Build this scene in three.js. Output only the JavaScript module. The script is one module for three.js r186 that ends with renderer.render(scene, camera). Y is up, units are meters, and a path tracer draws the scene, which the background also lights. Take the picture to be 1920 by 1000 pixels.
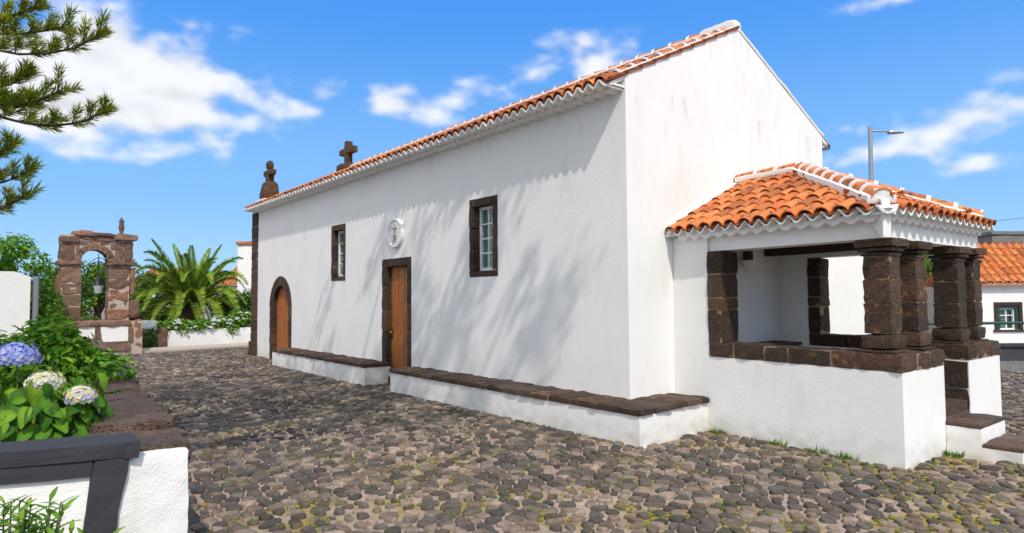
import * as THREE from 'three';
import { mergeGeometries, mergeVertices, toCreasedNormals } from 'three/addons/utils/BufferGeometryUtils.js';
import { createNoise3D } from 'simplex-noise';

// ------------------------------------------------------------------ random + noise
function mulberry(a) { return () => { a |= 0; a = a + 0x6D2B79F5 | 0; let t = Math.imul(a ^ a >>> 15, 1 | a); t = t + Math.imul(t ^ t >>> 7, 61 | t) ^ t; return ((t ^ t >>> 14) >>> 0) / 4294967296; }; }
const rnd = mulberry(4242);
const R = (a, b) => a + (b - a) * rnd();
const n3 = createNoise3D(mulberry(77));
const fbm = (x, y, z, o = 4) => { let s = 0, a = .5, f = 1; for (let i = 0; i < o; i++) { s += a * n3(x * f, y * f, z * f + i * 7.3); a *= .5; f *= 2.03; } return s; };
const V = (x, y, z) => new THREE.Vector3(x, y, z);
const clamp = (x, a = 0, b = 1) => Math.min(b, Math.max(a, x));
const smooth = (a, b, x) => { const t = clamp((x - a) / (b - a)); return t * t * (3 - 2 * t); };
const mix3 = (a, b, t) => [a[0] + (b[0] - a[0]) * t, a[1] + (b[1] - a[1]) * t, a[2] + (b[2] - a[2]) * t];

// ------------------------------------------------------------------ camera, sky, sun, exposure
const scene = new THREE.Scene();
const camera = new THREE.PerspectiveCamera(44.404, 1024 / 533, 0.05, 2000);
const EYE = V(5.5158, 1.7, 6.2931), FW = V(-.77968, .047706, -.624368), RT = V(.624804, -.006973, -.78075), UPV = V(.0416, .998837, .02437), FPX = 1225.085;
camera.position.copy(EYE); camera.up.copy(UPV); camera.lookAt(EYE.clone().add(FW)); scene.add(camera);
const EXPOSURE = 1.5;
const SUN = V(.545, .785, .295).normalize();
const sun = new THREE.DirectionalLight(new THREE.Color(1, .94, .84), 2.05);
sun.position.copy(SUN).multiplyScalar(60); sun.target.position.set(-3, 0, 0); sun.shadow.radius = 1.3;
sun.castShadow = true; Object.assign(sun.shadow.camera, { left: -30, right: 30, top: 30, bottom: -30, near: 1, far: 140 }); sun.shadow.mapSize.set(4096, 4096);
scene.add(sun, sun.target);
{ // computed sky: blue gradient and broken fair-weather clouds, plus more added out of view for fill light
  const W = 2048, H = 1024, data = new Float32Array(W * H * 4);
  const dirOf = (px, py) => FW.clone().addScaledVector(RT, (px - 960) / FPX).addScaledVector(UPV, -(py - 500) / FPX).normalize();
  const blobs = [];
  const blob = (d, ra, re, s) => blobs.push({ az: Math.atan2(d.z, d.x), el: Math.asin(d.y), ra, re, s });
  const P = (px, py, rx, ry, s) => blob(dirOf(px, py), rx / FPX, ry / FPX, s);
  P(110, 130, 200, 85, 1.6); P(310, 195, 140, 62, 1.4); P(60, 200, 190, 70, 1.2); P(210, 85, 110, 50, 1.1); P(390, 130, 80, 34, .8); P(560, 175, 80, 32, .72); P(420, 60, 95, 26, .5); P(640, 170, 70, 26, .5);
  P(1090, 112, 105, 44, .85); P(1215, 105, 90, 32, .6); P(1030, 130, 60, 36, .6); P(790, 200, 110, 36, .62); P(900, 165, 80, 24, .4); P(1760, 230, 110, 30, .8); P(1880, 190, 70, 34, .9); P(1680, 288, 80, 16, .72); P(1875, 305, 80, 24, .9); P(1580, 245, 90, 26, .5); P(1590, 298, 50, 14, .5); P(1680, 0, 80, 16, .5); P(1820, 255, 60, 20, .7);
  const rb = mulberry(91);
  for (let i = 0; i < 150; i++) {  // clouds added out of view to brighten the shaded walls
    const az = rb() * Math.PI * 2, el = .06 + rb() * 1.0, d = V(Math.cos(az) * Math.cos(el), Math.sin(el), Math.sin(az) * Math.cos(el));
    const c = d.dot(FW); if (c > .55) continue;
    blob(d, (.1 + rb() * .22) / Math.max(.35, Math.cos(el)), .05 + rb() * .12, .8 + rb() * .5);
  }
  for (let j = 0; j < H; j++) {
    const el = ((j + .5) / H - .5) * Math.PI, sy = Math.sin(el), cy = Math.cos(el);
    for (let i = 0; i < W; i++) {
      const k = (j * W + i) * 4, az = ((i + .5) / W - .5) * 2 * Math.PI, dx = Math.cos(az) * cy, dz = Math.sin(az) * cy;
      const e = Math.max(0, sy);
      let c = mix3([.46, .76, 1.04], [.27, .58, 1.02], smooth(0, .16, e)); c = mix3(c, [.072, .325, .93], smooth(.1, .45, e)); c = mix3(c, [.06, .28, .85], smooth(.45, 1, e));
      const sd = dx * SUN.x + sy * SUN.y + dz * SUN.z; const gl = Math.pow(Math.max(0, sd), 14) * .5;
      c = [c[0] + gl, c[1] + gl, c[2] + gl * .9];
      if (sy > -.02) {
        let m = 0;
        for (const b of blobs) {
          let da = az - b.az; da = Math.atan2(Math.sin(da), Math.cos(da)) * cy; const de = el - b.el;
          const q = (da / b.ra) ** 2 + (de / b.re) ** 2; if (q < 4) m += b.s * Math.exp(-q * 1.3);
        }
        if (m > .04) {
          const wx = .06 * n3(dx * 9, sy * 16, dz * 9), f1 = fbm(dx * 9 + wx, sy * 18 + wx, dz * 9, 7), f2 = fbm(dx * 5 + 9, sy * 9, dz * 5, 3);
          const dn = m * .92 + f1 * 1.35 + f2 * .35 - .36;
          const a = smooth(-.11, 1.08, dn) * .95 * smooth(.04, .3, m);
          const lit = clamp(1.0 + .2 * (fbm(dx * 9 + wx, sy * 18 + wx + .35, dz * 9, 4) - f1) * -1 + 0, .78, 1.03);
          const fwd = 1 + .75 * Math.pow(Math.max(0, sd), 2.5); c = mix3(c, [.95 * lit * fwd, .965 * lit * fwd, 1.0 * lit * fwd], a);  // clouds brightened towards the sun for more fill light
        }
      }
      data[k] = c[0] / EXPOSURE; data[k + 1] = c[1] / EXPOSURE; data[k + 2] = c[2] / EXPOSURE; data[k + 3] = 1;
    }
  }
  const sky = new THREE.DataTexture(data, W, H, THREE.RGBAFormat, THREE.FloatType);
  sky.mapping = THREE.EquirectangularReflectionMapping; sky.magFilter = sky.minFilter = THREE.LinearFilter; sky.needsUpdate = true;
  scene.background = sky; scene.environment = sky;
}

// ------------------------------------------------------------------ textures and materials
const enc = x => { x = clamp(x); return Math.round(255 * (x <= .0031308 ? 12.92 * x : 1.055 * Math.pow(x, 1 / 2.4) - .055)); };
function tex(size, metres, f, color = true) {
  const d = new Uint8Array(size * size * 4);
  for (let j = 0; j < size; j++) for (let i = 0; i < size; i++) {
    const c = f(i / size * metres, j / size * metres), k = (j * size + i) * 4;
    if (color) { d[k] = enc(c[0]); d[k + 1] = enc(c[1]); d[k + 2] = enc(c[2]); } else d[k] = d[k + 1] = d[k + 2] = Math.round(255 * clamp(c));
    d[k + 3] = 255;
  }
  const t = new THREE.DataTexture(d, size, size); t.wrapS = t.wrapT = THREE.MirroredRepeatWrapping; t.magFilter = THREE.LinearFilter; t.minFilter = THREE.LinearMipmapLinearFilter;
  t.repeat.set(1 / metres, 1 / metres); if (color) t.colorSpace = THREE.SRGBColorSpace; t.needsUpdate = true; return t;
}
const mat = (o) => new THREE.MeshStandardMaterial({ roughness: .9, metalness: 0, side: THREE.DoubleSide, ...o });
const col = (r, g, b) => new THREE.Color().setRGB(r, g, b);
const stuccoMap = tex(1024, 6, (x, y) => { const a = fbm(x * .7, y * .7, 3, 4), b = fbm(x * 5, y * 2.2, 8, 3), g = n3(x * 60, y * 60, 1); let v = .83 + a * .035 + b * .02 + g * .008; const st = smooth(.3, .6, fbm(x * 1.6, y * .5, 21, 4)); const sp = clamp((smooth(.32, .0, y + .16 * fbm(x * 2.5, y * 2, 33, 3)) * .5 + smooth(.07, .0, y) * .3) * (.7 + .8 * n3(x * 4, y * 6, 9)));
  const dr = (smooth(3.9, 4.4, y) * smooth(4.55, 4.4, y) * .5 + smooth(4.7, 5.7, y) * .5) * smooth(.12, .6, fbm(x * 3.5, y * .7, 50, 5));
  let k = [v * (1 - st * .05), v * .985 * (1 - st * .06), v * .96 * (1 - st * .09)]; k = mix3(k, [.36, .34, .26], sp * .55); return mix3(k, [.42, .38, .31], dr * .55); });
const stuccoBump = tex(1024, 2, (x, y) => { const r = 1 - Math.abs(fbm(x * 7 + y * 4, y * 7 - x * 2, 5, 4)) * 1.6; const w = .3 * n3(x * 2, y * 2, 7); return .5 + .2 * fbm(x * 2.2, y * 2.2, 2, 3) + .12 * (r - .5) + .1 * fbm((x + y) * 16 + w * 6, (x - y) * 5, 9, 3) + .08 * n3(x * 60, y * 60, 4); }, false);
const M = {};
M.stucco = mat({ map: stuccoMap, bumpMap: stuccoBump, bumpScale: .0045, roughness: .93 });
M.roughStucco = mat({ map: stuccoMap, bumpMap: stuccoBump, bumpScale: .008, roughness: .95 });
M.whitePaint = mat({ color: col(.80, .79, .77), roughness: .8, bumpMap: stuccoBump, bumpScale: .004 });
const basaltMap = (a, b, c, tan) => tex(512, .9, (x, y) => {
  let v = .5 + .5 * fbm(x * 6, y * 6, 1, 4), g = n3(x * 70, y * 70, 3), l = smooth(.35, .62, fbm(x * 4, y * 4, 14, 4));
  let k = mix3(a, b, clamp(v + g * .14)); k = mix3(k, c, smooth(.42, .7, fbm(x * 26, y * 26, 30, 3)) * .9); k = mix3(k, tan, l * .55);
  const pit = smooth(.42, .62, n3(x * 38, y * 38, 9)); return k.map(q => q * (1 - .55 * pit));
});
const basaltBump = tex(512, .9, (x, y) => .55 + .25 * fbm(x * 9, y * 9, 1, 4) - .3 * smooth(.42, .62, n3(x * 38, y * 38, 9)) + .1 * n3(x * 90, y * 90, 2), false);
const stoneSet = (m, tones, bs = .012) => tones.map(t => mat({ map: m, bumpMap: basaltBump, bumpScale: bs, roughness: .92, color: col(...t) }));
const basaltT = basaltMap([.022, .014, .010], [.070, .046, .033], [.24, .18, .13], [.21, .125, .055]);
M.basalt = stoneSet(basaltT, [[1.2, 1.04, .9], [1.6, 1.36, 1.12], [.95, .86, .78], [2.0, 1.6, 1.25]], .026);
M.basaltMortar = mat({ color: col(.27, .185, .105), bumpMap: basaltBump, bumpScale: .01 });
const redT = basaltMap([.13, .075, .053], [.29, .18, .13], [.47, .38, .29], [.42, .33, .22]);
M.redStone = stoneSet(redT, [[1, 1, 1], [1.25, 1.2, 1.15], [.8, .75, .72], [1.35, 1.05, .95]], .02);
M.paleMortar = mat({ color: col(.52, .42, .33), bumpMap: basaltBump, bumpScale: .02 });
const capT = basaltMap([.075, .046, .033], [.20, .142, .108], [.36, .28, .21], [.30, .20, .10]);
M.capStone = stoneSet(capT, [[.95, .95, .95], [1.3, 1.2, 1.1], [.55, .54, .53], [.8, .7, .64], [1.1, .9, .75]], .02);
const clayMap = tex(512, 1.2, (x, y) => { const v = .5 + .5 * fbm(x * 5, y * 5, 6, 4); let k = mix3([.43, .115, .028], [.66, .235, .07], v); k = mix3(k, [.085, .045, .028], smooth(.18, .55, fbm(x * 6, y * 6, 40, 4)) * .85); return mix3(k, [.62, .42, .26], smooth(.45, .7, fbm(x * 9, y * 9, 60, 3)) * .5); });
const clayBump = tex(256, .6, (x, y) => .5 + .3 * fbm(x * 14, y * 14, 6, 4), false);
M.clay = [[1, 1, 1], [1.12, 1.08, 1], [.86, .78, .72], [1.05, .86, .7], [.66, .6, .58], [1.15, 1.2, 1.25]].map(t => mat({ map: clayMap, bumpMap: clayBump, bumpScale: .006, color: col(...t), roughness: .88 }));
M.clayFar = mat({ map: clayMap, roughness: .9 });
M.wood = [0, 1, 2].map(i => mat({ map: tex(256, 1, (x, y) => { const g = fbm(x * 26 + 3 * i, y * 1.1, 5 + i * 9, 4), f = n3(x * 120, y * 3, i); const v = .5 + .45 * g + .1 * f; return mix3([.21, .062, .014], [.52, .18, .042], clamp(v)); }), roughness: .55 }));
M.darkWood = mat({ color: col(.035, .017, .01), roughness: .7 });
M.brass = mat({ color: col(.6, .4, .12), metalness: 1, roughness: .35 });
M.iron = mat({ color: col(.025, .025, .028), metalness: .6, roughness: .5 });
M.steel = mat({ color: col(.35, .37, .39), metalness: .7, roughness: .45 });
M.glass = new THREE.MeshPhysicalMaterial({ color: col(.8, .92, .92), transmission: 1, thickness: 0, roughness: .03, ior: 1.5, side: THREE.DoubleSide });
M.curtain = mat({ color: col(.34, .40, .40), roughness: 1 });
M.darkRoom = mat({ color: col(.07, .07, .07) });
M.emblem = mat({ color: col(.42, .35, .25) });
M.charcoal = mat({ color: col(.030, .032, .039), roughness: .85, bumpMap: stuccoBump, bumpScale: .005 });
M.soil = mat({ color: col(.05, .035, .022), bumpMap: basaltBump, bumpScale: .05 });
M.green = mat({ color: col(.01, .06, .035), roughness: .5 });
M.darkTrim = mat({ color: col(.05, .022, .018) });
M.greyWall = mat({ map: basaltMap([.14, .14, .14], [.27, .26, .25], [.36, .35, .34], [.2, .19, .17]), bumpMap: basaltBump, bumpScale: .02 });
M.darkWall = mat({ color: col(.045, .047, .055), bumpMap: stuccoBump, bumpScale: .02 });
const leafMat = (o = {}) => new THREE.MeshPhysicalMaterial({ vertexColors: true, roughness: .7, specularIntensity: .35, transmission: .32, thickness: 0, side: THREE.DoubleSide, ...o });
M.leaf = leafMat(); M.needle = leafMat({ transmission: .2 }); M.petal = leafMat({ transmission: .25, roughness: .9 });
const barkMap = tex(256, 1, (x, y) => { const v = .5 + .5 * fbm(x * 14, y * 4, 2, 4); return mix3([.05, .032, .02], [.17, .11, .07], v); });
M.bark = mat({ map: barkMap });

// ------------------------------------------------------------------ geometry helpers
function boxUV(g, off = 0) { // uv in metres from the dominant axis of every triangle
  if (g.index) g = g.toNonIndexed();
  const p = g.attributes.position, n = p.count, uv = new Float32Array(n * 2), a = V(0, 0, 0), b = V(0, 0, 0), c = V(0, 0, 0);
  for (let i = 0; i < n; i += 3) {
    a.fromBufferAttribute(p, i); b.fromBufferAttribute(p, i + 1); c.fromBufferAttribute(p, i + 2);
    const nx = (b.y - a.y) * (c.z - a.z) - (b.z - a.z) * (c.y - a.y), ny = (b.z - a.z) * (c.x - a.x) - (b.x - a.x) * (c.z - a.z), nz = (b.x - a.x) * (c.y - a.y) - (b.y - a.y) * (c.x - a.x);
    const X = Math.abs(nx), Y = Math.abs(ny), Z = Math.abs(nz);
    for (let k = 0; k < 3; k++) {
      const q = k === 0 ? a : k === 1 ? b : c;
      uv[(i + k) * 2] = (X > Y && X > Z ? q.z : q.x) + off; uv[(i + k) * 2 + 1] = (Y >= X && Y >= Z ? q.z : q.y) + off * .7;
    }
  }
  g.setAttribute('uv', new THREE.BufferAttribute(uv, 2)); return g;
}
const box = (x0, x1, y0, y1, z0, z1) => { const g = new THREE.BoxGeometry(Math.abs(x1 - x0), Math.abs(y1 - y0), Math.abs(z1 - z0)); g.translate((x0 + x1) / 2, (y0 + y1) / 2, (z0 + z1) / 2); return boxUV(g); };
let seedN = 0;
function roughBox(w, h, d, { amp = .01, bev = .02, f = 4, res = .09, most = 6 } = {}) { // a worn block, centred
  const s = ++seedN * 3.71, sg = L => Math.max(2, Math.min(most, Math.round(L / res)));
  let g = new THREE.BoxGeometry(w, h, d, sg(w), sg(h), sg(d)); g.deleteAttribute('uv'); g.deleteAttribute('normal'); g = mergeVertices(g, 1e-4);
  const p = g.attributes.position; bev = Math.min(bev, w * .45, h * .45, d * .45);
  for (let i = 0; i < p.count; i++) {
    let x = p.getX(i), y = p.getY(i), z = p.getZ(i);
    const ix = clamp(x, -w / 2 + bev, w / 2 - bev), iy = clamp(y, -h / 2 + bev, h / 2 - bev), iz = clamp(z, -d / 2 + bev, d / 2 - bev);
    let dx = x - ix, dy = y - iy, dz = z - iz; const l = Math.hypot(dx, dy, dz) || 1; dx *= bev / l; dy *= bev / l; dz *= bev / l;
    x = ix + dx; y = iy + dy; z = iz + dz;
    p.setXYZ(i, x + amp * n3(x * f, y * f, z * f + s) * 1.3, y + amp * n3(x * f + 40, y * f, z * f + s), z + amp * n3(x * f, y * f + 40, z * f + s) * 1.3);
  }
  g.computeVertexNormals(); g = toCreasedNormals(g, .9); return boxUV(g, s % 5);
}
const block = (x0, x1, y0, y1, z0, z1, o) => { const g = roughBox(Math.abs(x1 - x0), Math.abs(y1 - y0), Math.abs(z1 - z0), o); g.translate((x0 + x1) / 2, (y0 + y1) / 2, (z0 + z1) / 2); return g; };
function tube(pts, r0, r1, seg = 12, rad = 7) {
  const c = new THREE.CatmullRomCurve3(pts), g = new THREE.TubeGeometry(c, seg, 1, rad), p = g.attributes.position;
  for (let i = 0; i <= seg; i++) { const q = c.getPointAt(i / seg), r = r0 + (r1 - r0) * i / seg; for (let j = 0; j <= rad; j++) { const k = i * (rad + 1) + j; p.setXYZ(k, q.x + (p.getX(k) - q.x) * r, q.y + (p.getY(k) - q.y) * r, q.z + (p.getZ(k) - q.z) * r); } }
  g.computeVertexNormals(); return g.toNonIndexed();
}
const plain = g => { g = g.index ? g.toNonIndexed() : g; for (const k of Object.keys(g.attributes)) if (!['position', 'normal', 'uv'].includes(k)) g.deleteAttribute(k); if (!g.attributes.normal) g.computeVertexNormals(); return g; };
const merge = a => mergeGeometries(a.map(plain));
const used = {};
function numbered(n) { const k = used[n] = (used[n] ?? -1) + 1; return k ? `${n}_${String(k).padStart(3, '0')}` : n; }
function part(name, g, m, parent, kind) { const o = new THREE.Mesh(g, m); o.name = name; if (kind) o.userData.kind = kind; parent.add(o); return o; }
function thing(name, label, category, at = [0, 0, 0], turn = 0, group) { const o = new THREE.Group(); o.name = numbered(name); o.position.set(...at); o.rotation.y = turn; o.userData = { label, category }; if (group) o.userData.group = group; scene.add(o); return o; }
function group(name, parent, at = [0, 0, 0], turn = 0) { const o = new THREE.Group(); o.name = name; o.position.set(...at); o.rotation.y = turn; parent.add(o); return o; }
function struct(name, g, m) { const o = new THREE.Mesh(g, m); o.name = name; o.userData.kind = 'structure'; scene.add(o); return o; }
const pick = a => a[Math.floor(rnd() * a.length)];
function shapeWall(outline, holes, depth) { const s = new THREE.Shape(outline.map(p => new THREE.Vector2(...p))); for (const h of holes) s.holes.push(new THREE.Path(h.map(p => new THREE.Vector2(...p)))); const g = new THREE.ExtrudeGeometry(s, { depth, bevelEnabled: false }); return g; }
const rect = (a, b, c, d) => [[a, c], [b, c], [b, d], [a, d]];

// ------------------------------------------------------------------ ground and paving
{
  const g = new THREE.PlaneGeometry(900, 900); g.rotateX(-Math.PI / 2); g.translate(0, -.03, 0);
  struct('ground', boxUV(g), mat({ color: col(.22, .19, .15), bumpMap: basaltBump, bumpScale: .02 }));
}
const L = 14.55, W = 5.2, BZ = .565, BX = .63;
const SH = .093, PZ = -.908;                     // the porch is set a little askew against the gable
const porchZ = (x, z) => PZ + SH * x + z;
const wallRight = x => 5.39 + .078 * (x - 1.5);  // right face of the low garden wall
const blocked = (x, z, m = 0) => {
  if (x < BX + m && x > -5.2 - m && z < BZ + m && z > -W) return true;
  if (x < -6.24 + m && x > -11.53 - m && z < BZ + m && z > -W) return true;
  if (x < m && x > -L - m && z < m && z > -W) return true;
  if (x > -.1 && x < 2.9 + m && z < porchZ(x, m) && z > porchZ(x, -3.0 - m)) return true;
  if (x > 2.8 && x < 3.5 + m && z < porchZ(x, -.85 + m) && z > porchZ(x, -1.95 - m)) return true;
  if (x < 1.5 + m && z > wallRight(x) - m) return true;
  return false;
};
{
  const inYard = (x, z) => x > -20.5 && x < 5.6 && z < 6.4 && z > -11.2 && !(x < -.5 && z < -.3 && x > -15.4) && !(x < -15.4 && z < -4) && !(z < -4.2 && x > 3.6);
  // bed of mortar with moss in the joints
  const X0 = -21, X1 = 6.5, Z0 = -11.5, Z1 = 8, st = .13, nx = Math.ceil((X1 - X0) / st), nz = Math.ceil((Z1 - Z0) / st);
  const g = new THREE.PlaneGeometry(X1 - X0, Z1 - Z0, nx, nz); g.rotateX(-Math.PI / 2); g.translate((X0 + X1) / 2, 0, (Z0 + Z1) / 2);
  const p = g.attributes.position, c = new Float32Array(p.count * 3), uv = g.attributes.uv;
  const mossAt = (x, z) => smooth(.02, .38, fbm(x * 1.3, z * 1.3, 3, 3) + .18 * smooth(1.5, 3, x) + .28 * n3(x * 7, z * 7, 5));
  for (let i = 0; i < p.count; i++) {
    const x = p.getX(i), z = p.getZ(i), ms = mossAt(x, z), br = .5 + .5 * fbm(x * .8, z * .8, 12, 3);
    let k = mix3([.36, .27, .195], [.60, .46, .35], br); k = mix3(k, [.34, .25, .02], ms * .85); if (n3(x * 3, z * 3, 44) > .55) k = mix3(k, [.12, .17, .03], .7 * ms);
    c.set(k, i * 3); uv.setXY(i, x, z); p.setY(i, -.004 + .004 * fbm(x * 3, z * 3, 1, 2));
  }
  g.setAttribute('color', new THREE.BufferAttribute(c, 3)); g.computeVertexNormals();
  const grit = tex(512, 1.1, (x, y) => { const v = .78 + .25 * fbm(x * 12, y * 12, 2, 4) + .1 * n3(x * 80, y * 80, 1); return [v, v, v]; });
  const pave = struct('cobbled_courtyard', g, mat({ map: grit, vertexColors: true, bumpMap: basaltBump, bumpScale: .012 }));
  // cobbles: cells of a jittered lattice, rounded and domed
  const S = .138, pts = [], grid = new Map(), key = (a, b) => a * 4096 + b;
  for (let j = Math.floor(Z0 / (S * .87)); j < Z1 / (S * .87); j++) for (let i = Math.floor(X0 / S); i < X1 / S; i++) {
    if (rnd() < .1) continue;
    const x = (i + (j & 1) * .5 + R(-.34, .34)) * S, z = (j + R(-.34, .34)) * S * .87;
    if (!inYard(x, z) || blocked(x, z, -.06)) continue;
    const q = { x, z }; pts.push(q); const k = key(Math.floor(x / .4) + 2000, Math.floor(z / .4) + 2000); if (!grid.has(k)) grid.set(k, []); grid.get(k).push(q);
  }
  const tones = [[.055, .050, .048], [.085, .076, .070], [.13, .115, .105], [.20, .172, .155], [.27, .225, .20], [.06, .056, .054], [.09, .083, .08], [.072, .062, .057], [.12, .10, .086], [.18, .148, .125]];
  const stones = [];
  for (const q of pts) {
    const gx = Math.floor(q.x / .4) + 2000, gz = Math.floor(q.z / .4) + 2000; let poly = [];
    for (let a = 0; a < 8; a++) poly.push([Math.cos(a * Math.PI / 4) * .15, Math.sin(a * Math.PI / 4) * .15]);
    for (let a = -1; a <= 1; a++) for (let b = -1; b <= 1; b++) for (const o of grid.get(key(gx + a, gz + b)) ?? []) {
      if (o === q) continue; const dx = o.x - q.x, dz = o.z - q.z, h = (dx * dx + dz * dz) / 2; if (h > .06) continue;
      const out = []; for (let k = 0; k < poly.length; k++) { const u = poly[k], v = poly[(k + 1) % poly.length], su = u[0] * dx + u[1] * dz - h, sv = v[0] * dx + v[1] * dz - h; if (su <= 0) out.push(u); if (su * sv < 0) { const t = su / (su - sv); out.push([u[0] + (v[0] - u[0]) * t, u[1] + (v[1] - u[1]) * t]); } } poly = out;
    }
    if (poly.length < 4) continue;
    // round the corners and leave a joint
    const zone = fbm(q.x * .55, q.z * .55, 60, 3), gap = .009 + .019 * smooth(.0, .35, zone) + R(-.003, .008);
    let rr = []; for (let k = 0; k < poly.length; k++) { const u = poly[k], v = poly[(k + 1) % poly.length]; rr.push([u[0] * .75 + v[0] * .25, u[1] * .75 + v[1] * .25], [u[0] * .25 + v[0] * .75, u[1] * .25 + v[1] * .75]); }
    const rMean = rr.reduce((s, u) => s + Math.hypot(u[0], u[1]), 0) / rr.length; if (rMean < .032) continue;
    rr = rr.map(u => { const l = Math.hypot(u[0], u[1]) || 1e-3, lr = Math.min(l, l * .62 + rMean * .38), t = Math.max(.5, (lr - gap) / l); return [u[0] * t, u[1] * t]; });
    if (blocked(q.x, q.z, -.03)) continue;
    const hgt = R(.016, .031), tl = [R(-.05, .05), R(-.05, .05)], rings = [[1, -.012], [.965, hgt * .55], [.85, hgt * .92], [.5, hgt * 1.02]], N = rr.length, pos = [], idx = [];
    rings.forEach(([s, y]) => rr.forEach(u => pos.push(u[0] * s, y + (y > 0 ? u[0] * tl[0] + u[1] * tl[1] + .004 * n3((q.x + u[0] * s) * 30, 2, (q.z + u[1] * s) * 30) : 0), u[1] * s)));
    pos.push(0, hgt * 1.03, 0);
    for (let k = 0; k < 3; k++) for (let a = 0; a < N; a++) { const b = (a + 1) % N; idx.push(k * N + a, (k + 1) * N + a, k * N + b, k * N + b, (k + 1) * N + a, (k + 1) * N + b); }
    for (let a = 0; a < N; a++) idx.push(3 * N + a, 4 * N, 3 * N + (a + 1) % N);
    const sg = new THREE.BufferGeometry(); sg.setAttribute('position', new THREE.Float32BufferAttribute(pos, 3)); sg.setIndex(idx); sg.computeVertexNormals();
    const cc = pick(tones), br = R(.85, 1.15) * (1 + .35 * fbm(q.x * .4, q.z * .4, 90, 2)), cv = new Float32Array((pos.length)), uvs = new Float32Array(pos.length / 3 * 2), ms = .35 * mossAt(q.x, q.z) * rnd();
    const kk = mix3(cc.map((v, n) => v * br * [1.55, 1.37, 1.18][n]), [.15, .13, .03], ms);
    for (let k = 0; k < pos.length / 3; k++) { cv.set(kk, k * 3); uvs[k * 2] = q.x + pos[k * 3]; uvs[k * 2 + 1] = q.z + pos[k * 3 + 2]; }
    sg.setAttribute('color', new THREE.BufferAttribute(cv, 3)); sg.setAttribute('uv', new THREE.BufferAttribute(uvs, 2));
    const d = V(q.x, 0, q.z).sub(EYE), z = d.dot(FW), u = d.dot(RT) / z, v = d.dot(UPV) / z;
    stones.push({ q, sg, rank: z > .5 && Math.abs(u) < .8 && v > -.425 && !blocked(q.x, q.z, .02) ? d.length() : 99 + d.length() });
  }
  stones.sort((a, b) => a.rank - b.rank);
  const stoneTex = tex(512, .7, (x, y) => { const v = .95 + .5 * fbm(x * 10, y * 10, 8, 4) + .12 * n3(x * 80, y * 80, 5), sp = smooth(.5, .75, fbm(x * 18, y * 18, 50, 3)); return [v + sp * .5, v + sp * .45, v + sp * .38].map(k => k * .75); });
  const cm = mat({ map: stoneTex, vertexColors: true, bumpMap: basaltBump, bumpScale: .008, roughness: .8 });
  stones.slice(0, 300).forEach(s => { const o = part('cobble', s.sg, cm, pave); o.position.set(s.q.x, 0, s.q.z); });
  { // moss cushions in the joints
    let mg = new THREE.IcosahedronGeometry(1, 1); mg.deleteAttribute('uv'); mg.deleteAttribute('normal'); mg = mergeVertices(mg); const q = mg.attributes.position; for (let i = 0; i < q.count; i++) { const k = 1 + .35 * n3(q.getX(i) * 2, q.getY(i) * 2, q.getZ(i) * 2); q.setXYZ(i, q.getX(i) * k, q.getY(i) * k * .45, q.getZ(i) * k); } mg.computeVertexNormals();
    const spots = []; for (let i = 0; i < 30000 && spots.length < 3000; i++) { const x = R(-9, 5.4), z = R(-2.5, 6); if (!inYard(x, z) || blocked(x, z, 0)) continue; const edge = blocked(x, z, .1); if (mossAt(x, z) * (.5 + .5 * smooth(-3, 1.5, x)) + (edge ? .35 : 0) > R(.25, 1.1)) spots.push([x, z, edge]); }
    const im = new THREE.InstancedMesh(mg, mat({ color: col(1, 1, 1), roughness: 1 }), spots.length), m = new THREE.Matrix4();
    spots.forEach(([x, z, e], i) => { const r = R(.012, .03) * (e ? 1.3 : 1); m.makeRotationY(R(0, 6)).scale(V(r * R(.7, 1.6), r * R(.7, 1.2), r)).setPosition(x, .004, z); im.setMatrixAt(i, m); im.setColorAt(i, col(...pick([[.17, .165, .025], [.25, .20, .03], [.11, .14, .02], [.24, .17, .035]]))); });
    im.name = 'moss'; im.userData.kind = 'stuff'; pave.add(im);
  }
  part('cobbles', mergeGeometries(stones.slice(300).map(s => s.sg.translate(s.q.x, 0, s.q.z))), cm, pave, 'stuff');
}

// ------------------------------------------------------------------ tiles
function tileGeo(len = .42, r0 = .088, r1 = .072, th = .013, flat = .82, seg = 8) { // curved clay tile, axis +y up the slope, crown +z
  const pos = [], idx = [], uv = [];
  const row = (r, y, k) => { for (let i = 0; i <= seg; i++) { const a = Math.PI * i / seg; pos.push(-Math.cos(a) * (r - k), y, Math.sin(a) * (r - k) * flat); uv.push(a * .09, y); } };
  row(r0, 0, 0); row(r1, len, 0); row(r0, 0, th); row(r1, len, th); row(r0, 0, 0); row(r0, 0, th);
  const n = seg + 1, quad = (a, b) => { for (let i = 0; i < seg; i++) idx.push(a * n + i, a * n + i + 1, b * n + i, b * n + i, a * n + i + 1, b * n + i + 1); };
  quad(0, 1); quad(3, 2); quad(5, 4);
  const g = new THREE.BufferGeometry(); g.setAttribute('position', new THREE.Float32BufferAttribute(pos, 3)); g.setAttribute('uv', new THREE.Float32BufferAttribute(uv, 2)); g.setIndex(idx); g.computeVertexNormals(); return g;
}
function uvShift(g, k) { g = g.clone(); const u = g.attributes.uv; for (let i = 0; i < u.count; i++) u.setXY(i, u.getX(i) + k, u.getY(i) + k * 1.7); return g; }
const tileVar = [0, .31, .77, 1.3, 2.1].map(k => uvShift(tileGeo(), k));
const capVar = [.2, .9, 1.7].map(k => uvShift(tileGeo(.44, .112, .1, .015, .9), k));
const panGeo = tileGeo(.42, .07, .082, .013, .62, 6); panGeo.rotateY(Math.PI);
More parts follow.
